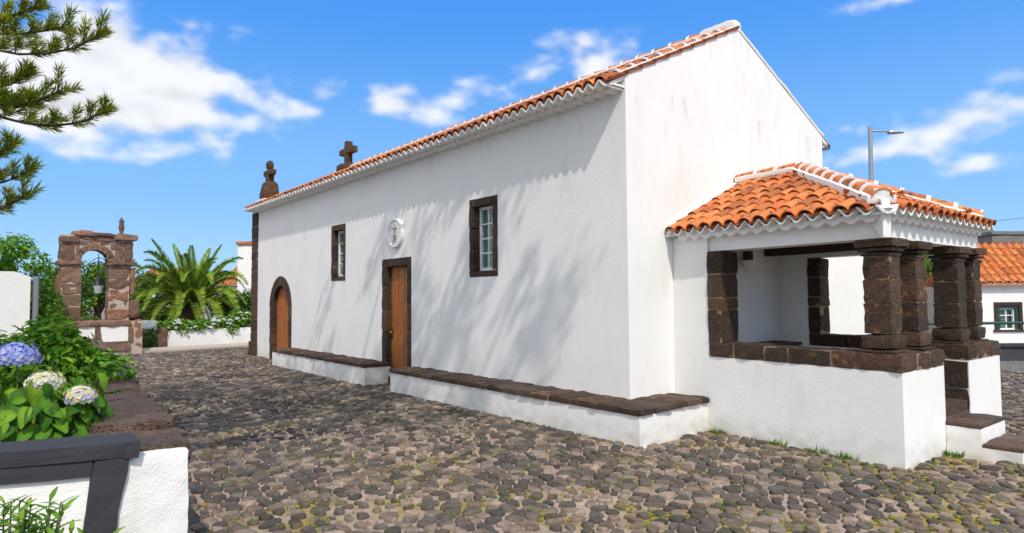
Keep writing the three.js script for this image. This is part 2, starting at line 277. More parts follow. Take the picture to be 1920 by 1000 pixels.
const basis = (u, v, o) => new THREE.Matrix4().makeBasis(u, v, u.clone().cross(v)).setPosition(o);
// tiles of one roof face. O: eave corner, u along the eave, v up the slope, len: eave length, vmax(s): slope length at s
function tiled(O, u, v, len, pitch, vmax, vmin = () => 0, step = .315) {
  const n = u.clone().cross(v), out = [], pans = [], cols = Math.round(len / pitch), pp = len / cols;
  for (let i = 0; i < cols; i++) {
    const s = (i + .5) * pp, top = vmax(s);
    for (let j = 0, y = vmin(s); y < top - .07; j++, y += step) {
      const l = Math.min(1, (top - y + .03) / .42), jit = R(-.012, .012);
      const o = O.clone().addScaledVector(u, s + jit).addScaledVector(v, y + R(-.012, .012)).addScaledVector(n, .012 + R(0, .008));
      const vv = v.clone().addScaledVector(n, -.045).addScaledVector(u, R(-.035, .035)).normalize(), uu = u.clone().addScaledVector(vv, -u.dot(vv)).normalize();
      out.push({ m: basis(uu, vv, o).scale(V(1, l, R(.93, 1.06))), j, i });
    }
    for (let y = vmin(s); y < vmax(s + pp / 2 > len ? s : s + pp / 2) - .1; y += step) {
      const vv = v.clone().addScaledVector(n, -.03).normalize(), uu = u.clone().addScaledVector(vv, -u.dot(vv)).normalize();
      pans.push(panGeo.clone().applyMatrix4(basis(uu, vv, O.clone().addScaledVector(u, s + pp / 2).addScaledVector(v, y).addScaledVector(n, .034))));
    }
  }
  return { out, pans };
}
function setM(o, m) { o.matrixAutoUpdate = true; m.decompose(o.position, o.quaternion, o.scale); return o; }
function capRow(a, b, parent, r = 1, names = ['ridge_tile', 'ridge_mortar'], step = .36) { // ridge or hip tiles on white mortar from a (low) to b
  const d = b.clone().sub(a), len = d.length(), v = d.clone().normalize(), u = v.clone().cross(V(0, 1, 0)).normalize(), n = u.clone().cross(v), k = Math.max(1, Math.round(len / step)), st = len / k, mort = [];
  for (let i = 0; i < k; i++) {
    const o = a.clone().addScaledVector(v, st * i).addScaledVector(n, .012);
    setM(part(names[0], pick(capVar), pick(M.clay), parent), basis(u, v.clone().addScaledVector(n, -.02).normalize(), o).scale(V(r, (st + .03) / .44, r)));
    if (names[0] === 'hip_tile' && i === 0) continue; const ring = tileGeo(.05, .117, .115, .026, .95); ring.applyMatrix4(basis(u, v, o.clone().addScaledVector(v, -.02)).scale(V(r, 1, r))); mort.push(ring);
  }
  if (names[0] === 'hip_tile') { const pl = roughBox(.17, .05, .15, { bev: .05 }); pl.translate(0, .03, .03); pl.applyMatrix4(basis(u, v, a)); mort.push(pl); }
  const bed = roughBox(.31 * r, len, .10 * r, { amp: .006, bev: .03, most: 10 }); bed.translate(0, len / 2, -.012); bed.applyMatrix4(basis(u, v, a)); mort.push(bed);
  part(names[1], merge(mort), M.whitePaint, parent);
}
function scallop(len, pitch, amp, thick, depth, drop = 0, phase = 0) { // wavy plaster lip: x along, z from 0 to depth
  const n = Math.round(len / pitch), per = 14, top = [], bot = [];
  const N = n * per; for (let i = 0; i <= N; i++) { const x = len * i / N, c = Math.cos(2 * Math.PI * (i / per + phase)), sl = amp * 2 * Math.PI / pitch * Math.sin(2 * Math.PI * (i / per + phase)), nl = Math.hypot(1, sl), y = -amp * c; top.push([x, drop ? Math.max(drop, y + .012) : y]); bot.push([x + thick * sl / nl, y - thick / nl]); }
  return shapeWall([...top, ...bot.reverse()], [], depth);
}

// ------------------------------------------------------------------ chapel
const chapel = thing('chapel', 'whitewashed chapel with orange tiled roof, basalt door frames and columned porch', 'chapel');
const HW = 4.40, EZ = .30, EY = 4.415, RZ = -W / 2, RY = 5.82;
const slope = (RY - EY) / (EZ - RZ), roofY = z => z > RZ ? EY + (EZ - z) * slope : EY + (z - (2 * RZ - EZ)) * slope;
{
  const arch = (cx, r, y0, ys) => { const a = [[cx - r, y0], [cx + r, y0], [cx + r, ys]]; for (let i = 1; i < 12; i++) a.push([cx + r * Math.cos(Math.PI * i / 12), ys + r * Math.sin(Math.PI * i / 12)]); a.push([cx - r, ys]); return a; };
  const win = [[-3.09, 2.045], [-8.77, 2.12]], ARC = -12.58;
  const holes = win.map(([c, y]) => rect(c - .39, c + .39, y, y + 1.3)); holes.push(rect(-6.6, -5.42, .012, 2.5), arch(ARC, .86, .012, 1.48));
  const g1 = shapeWall(rect(-L, 0, -.02, HW + .06), holes, .6); g1.translate(0, 0, -.6);
  part('front_wall', boxUV(g1), M.stucco, chapel);
  const gy = z => roofY(z) - .035;
  const g2 = shapeWall([[-W, -.02], [-.6, -.02], [-.6, HW + .06], [-.0, HW + .06], [0, gy(0)], [RZ, gy(RZ)], [-W, gy(-W)]], [], .6); g2.rotateY(-Math.PI / 2);
  const g2b = boxUV(g2); part('gable_wall', g2b, M.stucco, chapel);
  const g3 = shapeWall([[-W, -.02], [-.61, -.02], [-.61, gy(-.61)], [RZ, gy(RZ)], [-W, gy(-W)]], [], .6); g3.rotateY(-Math.PI / 2); g3.translate(-L + .6, 0, 0);
  part('facade_wall', boxUV(g3), M.stucco, chapel);
  part('back_wall', box(-L + .01, -.61, -.02, 4.3, -W, -W + .5), M.stucco, chapel);
  part('floor_slab', box(-L + .61, -.61, -.015, .01, -W + .51, -.61), M.darkRoom, chapel);
  // roof
  const vF = V(0, RY - EY, RZ - EZ), sl = vF.length(); vF.normalize(); const uF = V(1, 0, 0), nF = uF.clone().cross(vF);
  const deck = []; for (const s of [1, -1]) { const b = box(-L - .28, .0, -.05, 0, 0, sl); const m = basis(uF, nF.clone().negate().multiplyScalar(-1), V(0, 0, 0)); }
  const deckShape = shapeWall([[EZ - .03, EY - .012], [RZ, RY - .012], [2 * RZ - EZ + .03, EY - .012], [2 * RZ - EZ + .03, EY - .06], [RZ, RY - .07], [EZ - .03, EY - .06]], [], L + .26); deckShape.rotateY(-Math.PI / 2);
  deckShape.translate(-.012, 0, 0);
  const roof = part('roof', boxUV(deckShape), M.whitePaint, chapel);
  const X0 = -L - .2, len = L + .2 - .03;
  const fr = tiled(V(X0, EY - .012, EZ + .035), uF, vF, len, .19, () => sl - .05);
  const nCol = Math.max(...fr.out.map(t => t.i));
  fr.out.forEach(t => { const o = V(0, 0, 0).setFromMatrixPosition(t.m); t.rank = o.distanceTo(EYE) * (t.j === 0 ? .45 : 1) * (t.i > nCol - 3 ? .5 : 1); });
  fr.out.sort((a, b) => a.rank - b.rank);
  fr.out.slice(0, 285).forEach(t => setM(part('roof_tile', pick(tileVar), pick(M.clay), roof), t.m));
  const rest = fr.out.slice(285).map(t => pick(tileVar).clone().applyMatrix4(t.m));
  const bk = tiled(V(-.03, EY, 2 * RZ - EZ - .01), V(-1, 0, 0), V(0, RY - EY, EZ - RZ).normalize(), len, .19, () => sl - .05);
  part('roof_tiles', merge([...rest, ...bk.out.map(t => pick(tileVar).clone().applyMatrix4(t.m))]), M.clay[0], roof, 'stuff');
  part('tile_channels', merge([...fr.pans, ...bk.pans]), M.clay[2], roof, 'stuff');
  capRow(V(-L - .2, RY + .03, RZ), V(-.5, RY + .03, RZ), roof);
  part('ridge_end', block(-.62, .02, RY - .05, RY + .13, RZ - .13, RZ + .13, { amp: .012, bev: .06 }), M.whitePaint, roof);
  // white mortar along the verge: a lip under the outer tiles and rings between them
  const vg = []; for (let y = .30; y < sl - .1; y += .315) { const rg = tileGeo(.04, .097, .095, .024, .9); rg.applyMatrix4(basis(uF, vF, V(-.125, EY, EZ).addScaledVector(vF, y - .02).addScaledVector(nF, .012))); vg.push(rg); }
  const lip = roughBox(.1, sl - .3, .07, { amp: .008, bev: .02, most: 14 }); lip.applyMatrix4(basis(uF, vF, V(-.037, EY, EZ).addScaledVector(vF, sl / 2 + .1).addScaledVector(nF, .012))); vg.push(lip);
  const lip2 = roughBox(.1, sl - .3, .05, { amp: .008, bev: .02, most: 14 }); const vB = V(0, vF.y, -vF.z); lip2.applyMatrix4(basis(uF, vB, V(-.04, EY + .02, 2 * RZ - EZ).addScaledVector(vB, sl / 2 + .1))); vg.push(lip2);
  part('verge_mortar', merge(vg), M.whitePaint, roof);
  // double scalloped eave
  const pp = len / Math.round(len / .19);
  const e1 = scallop(len, pp, .04, .02, .34); e1.translate(X0, EY - .012, EZ - .285); part('eave_lip', boxUV(e1), M.whitePaint, chapel);
  const e2 = scallop(len - .15, pp, .024, .02, .185, .02, .5); e2.translate(X0 + .1, EY - .058, 0); part('eave_moulding', boxUV(e2), M.whitePaint, chapel);
  part('eave_bed', box(X0 + .1, -.01, EY - .04, EY - .012, 0.001, .22), M.whitePaint, chapel);
  const e3 = scallop(len, pp, .036, .022, .34); e3.translate(X0, EY - .005, 2 * RZ - EZ); part('eave_lip', boxUV(e3), M.whitePaint, chapel);
  part('gutter', tube([V(-L, 4.36, -W - .2), V(-7, 4.36, -W - .2), V(.03, 4.36, -W - .2)], .055, .055, 10, 8), M.steel, chapel);

  // windows
  win.forEach(([c, y]) => {
    const w = group('window', chapel, [c, y, 0]);
    const J = (a, b, c0, d0) => part('surround_stone', block(a, b, c0, d0, -.16, .012, { amp: .006, bev: .012 }), pick(M.basalt), w);
    J(-.39, .39, 1.17, 1.3); J(-.39, .39, 0, .10);
    let yy = .104; for (const h of [.38, .33, .352]) { J(-.39, -.255, yy, yy + h - .004); J(.255, .39, yy, yy + h - .004); yy += h; }
    const fx = .25, z0 = -.155, z1 = -.11, b = [];
    b.push(box(-fx, -fx + .045, .104, 1.166, z0, z1), box(fx - .045, fx, .104, 1.166, z0, z1), box(-fx + .045, fx - .045, .104, .155, z0, z1), box(-fx + .045, fx - .045, 1.118, 1.166, z0, z1), box(-.011, .011, .155, 1.118, z0 + .004, z1 - .006));
    const py = (1.118 - .155) / 4; for (let i = 1; i < 4; i++) for (const s of [-1, 1]) b.push(box(s * .011, s * (fx - .045), .155 + py * i - .011, .155 + py * i + .011, z0 + .006, z1 - .008));
    part('sash', merge(b), M.whitePaint, w);
    for (let i = 0; i < 4; i++) for (const s of [-1, 1]) part('pane', box(s * .012, s * (fx - .046), .156 + py * i + .012, .156 + py * (i + 1) - .012, -.137, -.133), M.glass, w);
    const cg = new THREE.PlaneGeometry(.58, 1.2, 24, 1), cp = cg.attributes.position; for (let i = 0; i < cp.count; i++) cp.setZ(i, .014 * Math.sin(cp.getX(i) * 55)); cg.computeVertexNormals(); cg.translate(0, .64, -.26); part('curtain', cg, M.curtain, w);
    const cs = []; cs.push(box(-.39, -.26, 0, 1.3, -.6, -.165), box(.26, .39, 0, 1.3, -.6, -.165)); part('reveal', merge(cs), M.stucco, w);
  });
  // plank door
  {
    const d = group('door', chapel, [-6.01, 0, 0]);
    const J = (a, b, c0, d0, o) => part('surround_stone', block(a, b, c0, d0, -.3, .014, { amp: .006, bev: .012, ...o }), pick(M.basalt), d);
    J(-.59, .59, 2.34, 2.5);
    let y = .012; for (const h of [.47, .58, .4, .46, .415]) { J(-.59, -.4, y, y + h - .005); y += h; } y = .012; for (const h of [.6, .45, .52, .38, .375]) { J(.44, .59, y, y + h - .005); y += h; }
    part('joint_mortar', merge([box(-.575, -.415, .02, 2.34, -.28, .0), box(.455, .575, .02, 2.34, -.28, .0)]), M.basaltMortar, d);
    for (let i = 0; i < 6; i++) { const a = -.4 + i * .14; part('plank', block(a + .003, a + .137, .16, 2.335, -.16, -.105 + (i % 2) * .006, { amp: .001, bev: .006 }), M.wood[i % 3], d); }
    part('threshold', block(-.42, .46, .0, .15, -.3, .06, { amp: .01 }), M.basalt[2], d);
    part('handle', merge([(() => { const g = new THREE.SphereGeometry(.025, 10, 8); g.translate(-.33, 1.02, -.06); return g; })(), box(-.35, -.31, .9, 1.1, -.104, -.09)]), M.brass, d);
  }
  // arched door
  {
    const d = group('arched_door', chapel, [ARC, 0, 0]), ys = 1.48, ro = .86, ri = .6;
    const bl = (a, b, c0, d0) => part('surround_stone', block(a, b, c0, d0, -.32, .014, { amp: .006, bev: .012 }), pick(M.basalt), d);
    let y = .012; for (const h of [.42, .34, .38, .325]) { bl(-ro, -ri, y, y + h - .005); bl(ri, ro, y, y + h - .005); y += h; }
    for (let i = 0; i < 9; i++) {
      const a0 = Math.PI * i / 9 + .007, a1 = Math.PI * (i + 1) / 9 - .007, P = []; for (let k = 0; k <= 3; k++) { const a = a0 + (a1 - a0) * k / 3; P.push([ro * Math.cos(a), ys + ro * Math.sin(a)]); } for (let k = 3; k >= 0; k--) { const a = a0 + (a1 - a0) * k / 3; P.push([ri * Math.cos(a), ys + ri * Math.sin(a)]); }
      const g = shapeWall(P, [], .334 + R(-.006, .006)); g.translate(0, 0, -.32); part('arch_stone', boxUV(g, i), pick(M.basalt), d);
    }
    for (let i = 0; i < 7; i++) { const a = -ri + i * ri * 2 / 7, b = a + ri * 2 / 7, h = x => ys + Math.sqrt(Math.max(0, ri * ri - x * x)) - .003; const P = [[a + .003, .1], [b - .003, .1]]; for (let k = 0; k <= 4; k++) { const x = b - .003 + (a - b + .006) * k / 4; P.push([x, h(x)]); } const g = shapeWall(P, [], .04 + (i % 2) * .006); g.translate(0, 0, -.15); part('plank', boxUV(g), M.wood[i % 3], d); }
    part('threshold', block(-ri, ri, .0, .1, -.32, .05), M.basalt[2], d);
  }
  // oval relief
  {
    const p = group('relief_plaque', chapel, [-5.99, 2.99, 0]);
    const dg = new THREE.CylinderGeometry(.285, .3, .045, 40); dg.rotateX(Math.PI / 2); dg.translate(0, 0, .024); part('disc', plain(dg), M.whitePaint, p);
    const rg = new THREE.TorusGeometry(.27, .018, 8, 44); rg.translate(0, 0, .046); part('rim', plain(rg), M.whitePaint, p);
    const b = (x0, x1, y0, y1) => block(x0, x1, y0, y1, .04, .062, { amp: .002, bev: .006 });
    part('emblem', merge([b(-.016, .016, -.04, .2), b(-.095, .095, .085, .115), b(-.07, .07, -.075, -.035), b(-.035, .035, -.12, -.075), (() => { const g = b(-.012, .012, -.2, -.1); g.rotateZ(-.35); return g; })(), (() => { const g = b(-.012, .012, -.2, -.1); g.rotateZ(.35); return g; })()]), M.emblem, p);
  }
  // corner quoins of the front facade, pinnacle and cross
  {
    const q = group('corner_pilaster', chapel, [-L - .27, 0, 0]); let y = .01;
    part('corner_stone', block(-.33, .29, .01, .45, -.34, .09, { amp: .012, bev: .03 }), M.basalt[1], q); y = .455;
    while (y < 4.3) { const h = Math.min(R(.28, .42), 4.36 - y); part('corner_stone', block(-.25, .265, y, y + h - .012, -.3, .045, { amp: .008, bev: .02 }), pick(M.basalt), q); y += h; }
    part('joint_mortar', box(-.235, .255, .02, 4.36, -.29, .03), M.basaltMortar, q);
    const p = group('pinnacle', chapel, [-L - .12, 4.62, -.36]);
    part('base', block(-.32, .4, -.2, .12, -.3, .3, { amp: .01 }), M.whitePaint, p);
    const pg = new THREE.CylinderGeometry(.2, .36, .55, 4, 6); pg.rotateY(Math.PI / 4); const bs = roughBox(.62, .58, .5, { amp: .015, bev: .12, most: 8 }); const bp = bs.attributes.position; for (let i = 0; i < bp.count; i++) { const t = (bp.getY(i) + .29) / .58, k = 1 - .32 * t * t; bp.setX(i, bp.getX(i) * k); bp.setZ(i, bp.getZ(i) * k); } bs.computeVertexNormals(); bs.translate(0, .4, 0);
    part('body', bs, M.basalt[3], p);
    part('cross_shaft', block(-.13, .13, .66, .92, -.1, .1, { amp: .008, bev: .03 }), M.basalt[3], p);
    part('cross_arm', block(-.36, .36, .86, 1.06, -.11, .11, { amp: .01, bev: .07 }), M.basalt[3], p);
    part('cross_head', block(-.15, .15, 1.05, 1.34, -.1, .1, { amp: .01, bev: .09 }), M.basalt[3], p);
    const c = group('ridge_cross', chapel, [-13.95, RY - .05, RZ]);
    part('pedestal', block(-.42, .42, 0, .24, -.25, .25, { amp: .015, bev: .05 }), M.basalt[3], c);
    part('upright', block(-.13, .13, .22, .98, -.1, .1, { amp: .01, bev: .03 }), M.basalt[3], c);
    part('cross_arm', block(-.5, .5, .56, .76, -.105, .105, { amp: .01, bev: .03 }), M.basalt[3], c);
  }
}

// ------------------------------------------------------------------ porch (parts of the chapel)
{
  const shear = g => { if (g.index) g = g.toNonIndexed(); const p = g.attributes.position; for (let i = 0; i < p.count; i++) p.setZ(i, p.getZ(i) + PZ + SH * p.getX(i)); return g; };
  const pb = (...a) => shear(box(...a));
  const pk = (...a) => shear(block(...a));
  const PD = 2.9, PW = 3.0, WT = .94, CT = 1.12, BT = 2.27, FL = .5;
  // white walls
  const pw = []; const F = .63;
  // side wall: lower part plus the solid strip next to the gable; opening from x=.59 to the corner column
  const plan = pts => { const g = shapeWall(pts.map(p => [p[0], -p[1]]), [], WT + .02); g.rotateX(-Math.PI / 2); g.translate(0, -.02, 0); return shear(boxUV(g)); };
  pw.push(plan([[.004, 0], [PD, 0], [PD, -1.1], [PD - .4, -1.1], [PD - .4, -.36], [.004, -.36]]), pb(.004, .575, WT + .002, BT + .22, -.36, -.004));
  pw.push(plan([[.004, -PW], [PD, -PW], [PD, -1.87], [PD - .4, -1.87], [PD - .4, -PW + .36], [.004, -PW + .36]]));
  pw.push(pb(.004, .50, WT + .002, BT + .2, -PW, -PW + .3), pb(.5, 2.5, BT + .02, BT + .2, -PW, -PW + .3));
  part('porch_wall', merge(pw), M.stucco, chapel);
  part('porch_floor', pb(.004, PD - .41, -.01, FL, -PW + .362, -.362), M.paleMortar, chapel);
  part('porch_floor', pb(PD - .41, PD - .02, -.01, FL - .006, -1.865, -1.105), M.basalt[1], chapel);
  // beams
  part('porch_beam', merge([pb(.57, PD - .13, BT + .005, BT + .2, -.33, -.05), pb(PD - .38, PD - .13, BT + .006, BT + .21, -PW + .2, -.331), pb(.5, PD - .38, BT + .012, BT + .2, -PW + .02, -PW + .29)]), M.stucco, chapel);
  part('porch_ceiling', pb(.004, PD - .385, BT + .19, BT + .22, -PW + .3, -.335), M.whitePaint, chapel);
  part('ceiling_beam', pb(.02, PD - .4, BT + .05, BT + .185, -2.42, -2.28), M.darkWood, chapel);
  // stone sills
  const sill = group('porch_sill', chapel);
  let x = .59; for (const w of [.36, .44, .3, .5, .26, .475]) { const b = x + w; part('sill_stone', pk(x, Math.min(b - .012, PD + .012), WT + .004, CT + R(-.006, .008), -.385, .016, { amp: .012, bev: .025 }), pick(M.basalt), sill); x = b; }
  for (const [a, b] of [[-.39, -.72], [-.735, -1.115], [-1.855, -2.2], [-2.215, -2.62], [-2.63, -3.01]]) part('sill_stone', pk(PD - .415, PD + .015, WT + .004, CT + R(-.006, .008), b, a, { amp: .012, bev: .025 }), pick(M.basalt), sill);
  for (const g of [pb(.6, PD - .01, WT + .001, CT - .012, -.37, -.006), pb(PD - .4, PD + .002, WT + .001, CT - .014, -1.1, -.372), pb(PD - .4, PD + .002, WT + .001, CT - .014, -PW + .01, -1.87)]) part('sill_mortar', g, M.basaltMortar, sill);
  for (const [a, b] of [[.52, 1.1], [1.11, 1.7], [1.71, 2.45]]) part('sill_stone', pk(a, b, WT + .004, CT, -PW - .02, -PW + .34, { amp: .008 }), pick(M.basalt), sill);
  // entrance jamb of the far parapet
  const ej = group('porch_jamb', chapel); let y = .38; for (const h of [.24, .32]) { part('jamb_stone', pk(PD - .42, PD - .006, y, y + h - .01, -1.868, -1.838, { amp: .008, bev: .012 }), pick(M.basalt), ej); y += h; }
  // pier against the gable wall, pier of the far opening
  const pier = (x0, x1, z0, z1) => { const g = group('porch_pier', chapel); let y = CT + .006; const hs = [.41, .15, .3, .29]; hs.forEach((h, i) => { part('pier_stone', pk(x0, x1 + R(-.008, .012), y, Math.min(y + h - .008, BT - .002), z0, z1, { amp: .01, bev: .018 }), M.basalt[[0, 3, 1, 2][i]], g); y += h; }); part('joint_mortar', pb(x0 + .012, x1 - .012, CT, BT - .004, z0 + .012, z1 - .012), M.basaltMortar, g); };
  pier(.575, .79, -.365, .012); pier(.50, .70, -PW - .005, -PW + .31);
  // columns
  for (const cz of [-.19, -.86, -2.09, -2.66]) {
    const X = PD - .24, c = group('porch_column', chapel), blk = (w, y0, y1, o, m) => part('column_stone', pk(X - w / 2, X + w / 2, y0, y1, cz - w / 2, cz + w / 2, o), m ?? pick(M.basalt), c);
    blk(.37, CT + .002, CT + .03, { amp: .006, bev: .01 }); blk(.345, CT + .032, CT + .185, { amp: .012, bev: .04 });
    let y = CT + .19; for (const h of [R(.27, .33), R(.2, .28)]) { blk(.275, y, y + h - .004, { amp: .009, bev: .012, f: 8, res: .05, most: 8 }); y += h; } blk(.272, y, BT - .182, { amp: .009, bev: .012, f: 8, res: .05, most: 8 });
    blk(.30, BT - .18, BT - .135, { amp: .005, bev: .018 }); blk(.345, BT - .133, BT - .088, { amp: .006, bev: .02 }); blk(.40, BT - .085, BT + .002, { amp: .008, bev: .016 });
    part('joint_mortar', pb(X - .126, X + .126, CT + .19, BT - .17, cz - .126, cz + .126), M.basaltMortar, c);
  }
  // hipped roof
  const q = (x, y, z) => V(x, y, porchZ(x, z));
  const EYp = 2.56, RYp = 3.40, zR = -1.6, xH = 1.02, xf = PD + .0, zl = .14, zr = -PW + .06;
  const A = q(.0, EYp, zl), B = q(xf, EYp, zl), C = q(xf, EYp, zr), D = q(.0, EYp, zr), G = q(.0, RYp, zR), Hh = q(xH, RYp, zR);
  const tri = [A, B, Hh, A, Hh, G, B, C, Hh, C, D, G, C, G, Hh, A, C, B, A, D, C], pos = []; tri.forEach(p => pos.push(p.x, p.y - .012, p.z));
  const dg = new THREE.BufferGeometry(); dg.setAttribute('position', new THREE.Float32BufferAttribute(pos, 3)); dg.computeVertexNormals();
  const roof = part('porch_roof', boxUV(dg), M.whitePaint, chapel);
  const face = (P0, P1, top0, top1) => { // P0->P1 along the eave, top0/top1 the upper ends
    const u = P1.clone().sub(P0), len = u.length(); u.normalize(); const m = top0.clone().sub(P0), v = m.clone().addScaledVector(u, -m.dot(u)), sl = v.length(); v.normalize();
    const a = m.dot(u), b = top1.clone().sub(P0).dot(u);
    const vmax = s => s < a ? sl * s / a : s > b ? sl * (len - s) / (len - b) : sl;
    const t = tiled(P0.clone().addScaledVector(v, -.035), u, v, len, .2, s => vmax(s) - .06, () => 0, .265); t.out.forEach(k => setM(part('roof_tile', pick(tileVar), pick(M.clay), roof), k.m)); part('tile_channels', merge(t.pans), M.clay[2], roof, 'stuff');
    const k = Math.round(len / .2), pp = len / k, e1 = scallop(len - .06, (len - .06) / k, .038, .02, .3); e1.translate(0.03, -.004, -.275);
    const out = u.clone().cross(V(0, 1, 0)).negate(); const mm = new THREE.Matrix4().makeBasis(u, V(0, 1, 0), u.clone().cross(V(0, 1, 0))).setPosition(P0.clone().add(V(0, -.005, 0))); e1.applyMatrix4(mm);
    part('eave_lip', boxUV(e1), M.whitePaint, chapel);
    const e2 = scallop(len - .3, (len - .3) / (k - 1), .02, .02, .2, .05, .5); e2.translate(.15, -.085, -.27); e2.applyMatrix4(mm); part('eave_moulding', boxUV(e2), M.whitePaint, chapel);
  };
  face(A, B, G, Hh); face(B, C, Hh, Hh); face(C, D, Hh, G);
  capRow(B.clone().lerp(Hh, .06).add(V(0, .05, 0)), Hh.clone().add(V(0, .05, 0)), roof, .95, ['hip_tile', 'hip_mortar'], .3);
  capRow(C.clone().lerp(Hh, .06).add(V(0, .05, 0)), Hh.clone().add(V(0, .05, 0)), roof, .95, ['hip_tile', 'hip_mortar'], .3);
  capRow(Hh.clone().add(V(.02, .05, 0)), G.clone().add(V(.03, .05, 0)), roof, .9);
  // white flashing where the roof meets the gable, and the upturned corner pieces
  const fl = []; for (const [a, b] of [[A, G], [D, G]]) { const d = b.clone().sub(a), len = d.length(), v = d.clone().normalize(), g = roughBox(.07, len, .09, { amp: .006, bev: .02, most: 10 }); g.translate(.03, len / 2, .01); g.applyMatrix4(basis(V(1, 0, 0), v, a)); fl.push(g); }
  part('roof_flashing', merge(fl), M.whitePaint, roof);
  for (const [P0, s] of [[B, 1], [C, -1]]) { const g = shapeWall(s < 0 ? [[-.25, -.03], [.0, -.06], [.005, .03], [-.02, .07], [-.07, .085], [-.12, .04], [-.25, .0]] : [[-.42, -.02], [-.05, -.29], [.0, -.29], [.005, .03], [-.02, .085], [-.07, .10], [-.12, .04], [-.25, .0]], [], .075); g.translate(0, 0, -.0375); g.rotateY(s > 0 ? -Math.PI / 4 : Math.PI / 4); const P = P0.clone().add(V(-.06, .0, -.06 * s)); g.translate(P.x, P.y, P.z); part('roof_corner_horn', boxUV(g), M.whitePaint, chapel); }
}
// entrance steps
{
  const t = thing('entrance_steps', 'two white stone-topped steps leading up to the porch entrance', 'steps', [2.9, 0, porchZ(2.9, -1.1)]);
  part('riser', merge([box(.005, .32, -.01, .31, -.78, .02), box(.321, .66, -.01, .125, -.78, .02)]), M.stucco, t);
  const tr = (a, b, y, z0, z1) => part('tread_stone', block(a, b, y, y + .045, z0, z1, { amp: .008, bev: .014 }), pick(M.capStone), t);
  tr(.005, .33, .312, -.38, .026); tr(.005, .33, .312, -.785, -.39); tr(.322, .668, .127, -.35, .026); tr(.322, .668, .127, -.785, -.36);
  tr(-.40, .002, .335, -.76, .0);
}
// benches
const benchMats = [M.basalt[0], M.basalt[1], M.basalt[3], M.capStone[2], M.capStone[3], M.basalt[1]];
function bench(label, x0, x1, wrap) {
  const t = thing('wall_bench', label, 'bench', [0, 0, 0], 0);
  const pos = [(x0 + x1) / 2, 0, BZ / 2]; t.position.set(...pos);
  const add = (n, g, m) => part(n, g.translate(-pos[0], 0, -pos[2]), m, t);
  add('bench_base', wrap ? (() => { const g = shapeWall([[x0, -BZ], [x1, -BZ], [x1 - .1, .86], [.002, .9], [.002, -.002], [x0, -.002]], [], .365); g.rotateX(-Math.PI / 2); g.translate(0, -.01, 0); const p = g.attributes.position; for (let i = 0; i < p.count; i++) p.setZ(i, p.getZ(i)); return boxUV(g); })() : box(x0, x1, -.01, .355, .002, BZ), M.stucco);
  let x = x0 - .02; const end = wrap ? 0.0 : x1 + .03;
  while (x < end - .05) { const w = Math.min(R(.26, .46), end - x); const two = rnd() < .5, y1 = .435 + R(-.006, .008); if (end - x - w < .12) { const ww = end - x; add('capstone', block(x, end, .358, y1, .004, BZ + .035, { amp: .011, bev: .022 }), pick(benchMats)); x = end; break; }
    if (two) { const s = R(.2, .36); add('capstone', block(x, x + w - .024, .358, y1, .004, s, { amp: .01, bev: .02 }), pick(benchMats)); add('capstone', block(x, x + w - .02, .358, y1 + R(-.008, .008), s + .014, BZ + .035 + R(-.01, .01), { amp: .011, bev: .022 }), pick(benchMats)); }
    else add('capstone', block(x, x + w - .024, .358, y1, .004, BZ + .035 + R(-.014, .014), { amp: .013, bev: .03, res: .06 }), pick(benchMats)); x += w; }
  if (wrap) { let z = BZ + .03; for (const d of [.3, .36, .28, .32, .19]) { const z1 = z - d, sk = .06 * (BZ - z); add('capstone', block(.004, BX + .03 - Math.max(0, sk), .358, .435 + R(-.006, .008), z1 + .008, z, { amp: .012, bev: .024 }), pick(benchMats)); z = z1; } }
  const mg = [box(x0, wrap ? .0 : x1, .355, .42, .003, BZ + .005)]; if (wrap) mg.push(box(.001, BX - .13, .355, .42, -.84, BZ + .004)); add('joint_mortar', merge(mg), M.basaltMortar);
}
bench('longer white bench with basalt top wrapping round the chapel corner to the porch', -5.2, BX, true);
bench('shorter white bench with basalt top between the arched door and the tall plank door', -11.53, -6.24, false);
{
  const t = thing('porch_bench', 'dark topped seat inside the porch against the gable wall', 'bench', [.25, .5, -2.3]);
  part('seat_base', box(-.24, .16, .0, .44, -1.1, .9), M.stucco, t); part('seat_slab', block(-.245, .2, .445, .5, -1.15, .95, { amp: .004, bev: .012 }), M.basalt[2], t);
  const l = thing('wall_lamp', 'white conical lamp with dark bracket hanging inside the porch', 'lamp', [.12, 2.13, -2.55]);
  const sh = new THREE.LatheGeometry([[.0, -.1], [.018, -.095], [.05, -.03], [.09, .05], [.1, .1], [.092, .1], [.06, .02], [.0, -.06]].map(p => new THREE.Vector2(...p)), 20); part('lamp_shade', plain(sh), M.whitePaint, l); part('bracket', box(-.06, .05, .1, .24, -.05, .05), M.darkWood, l);
}

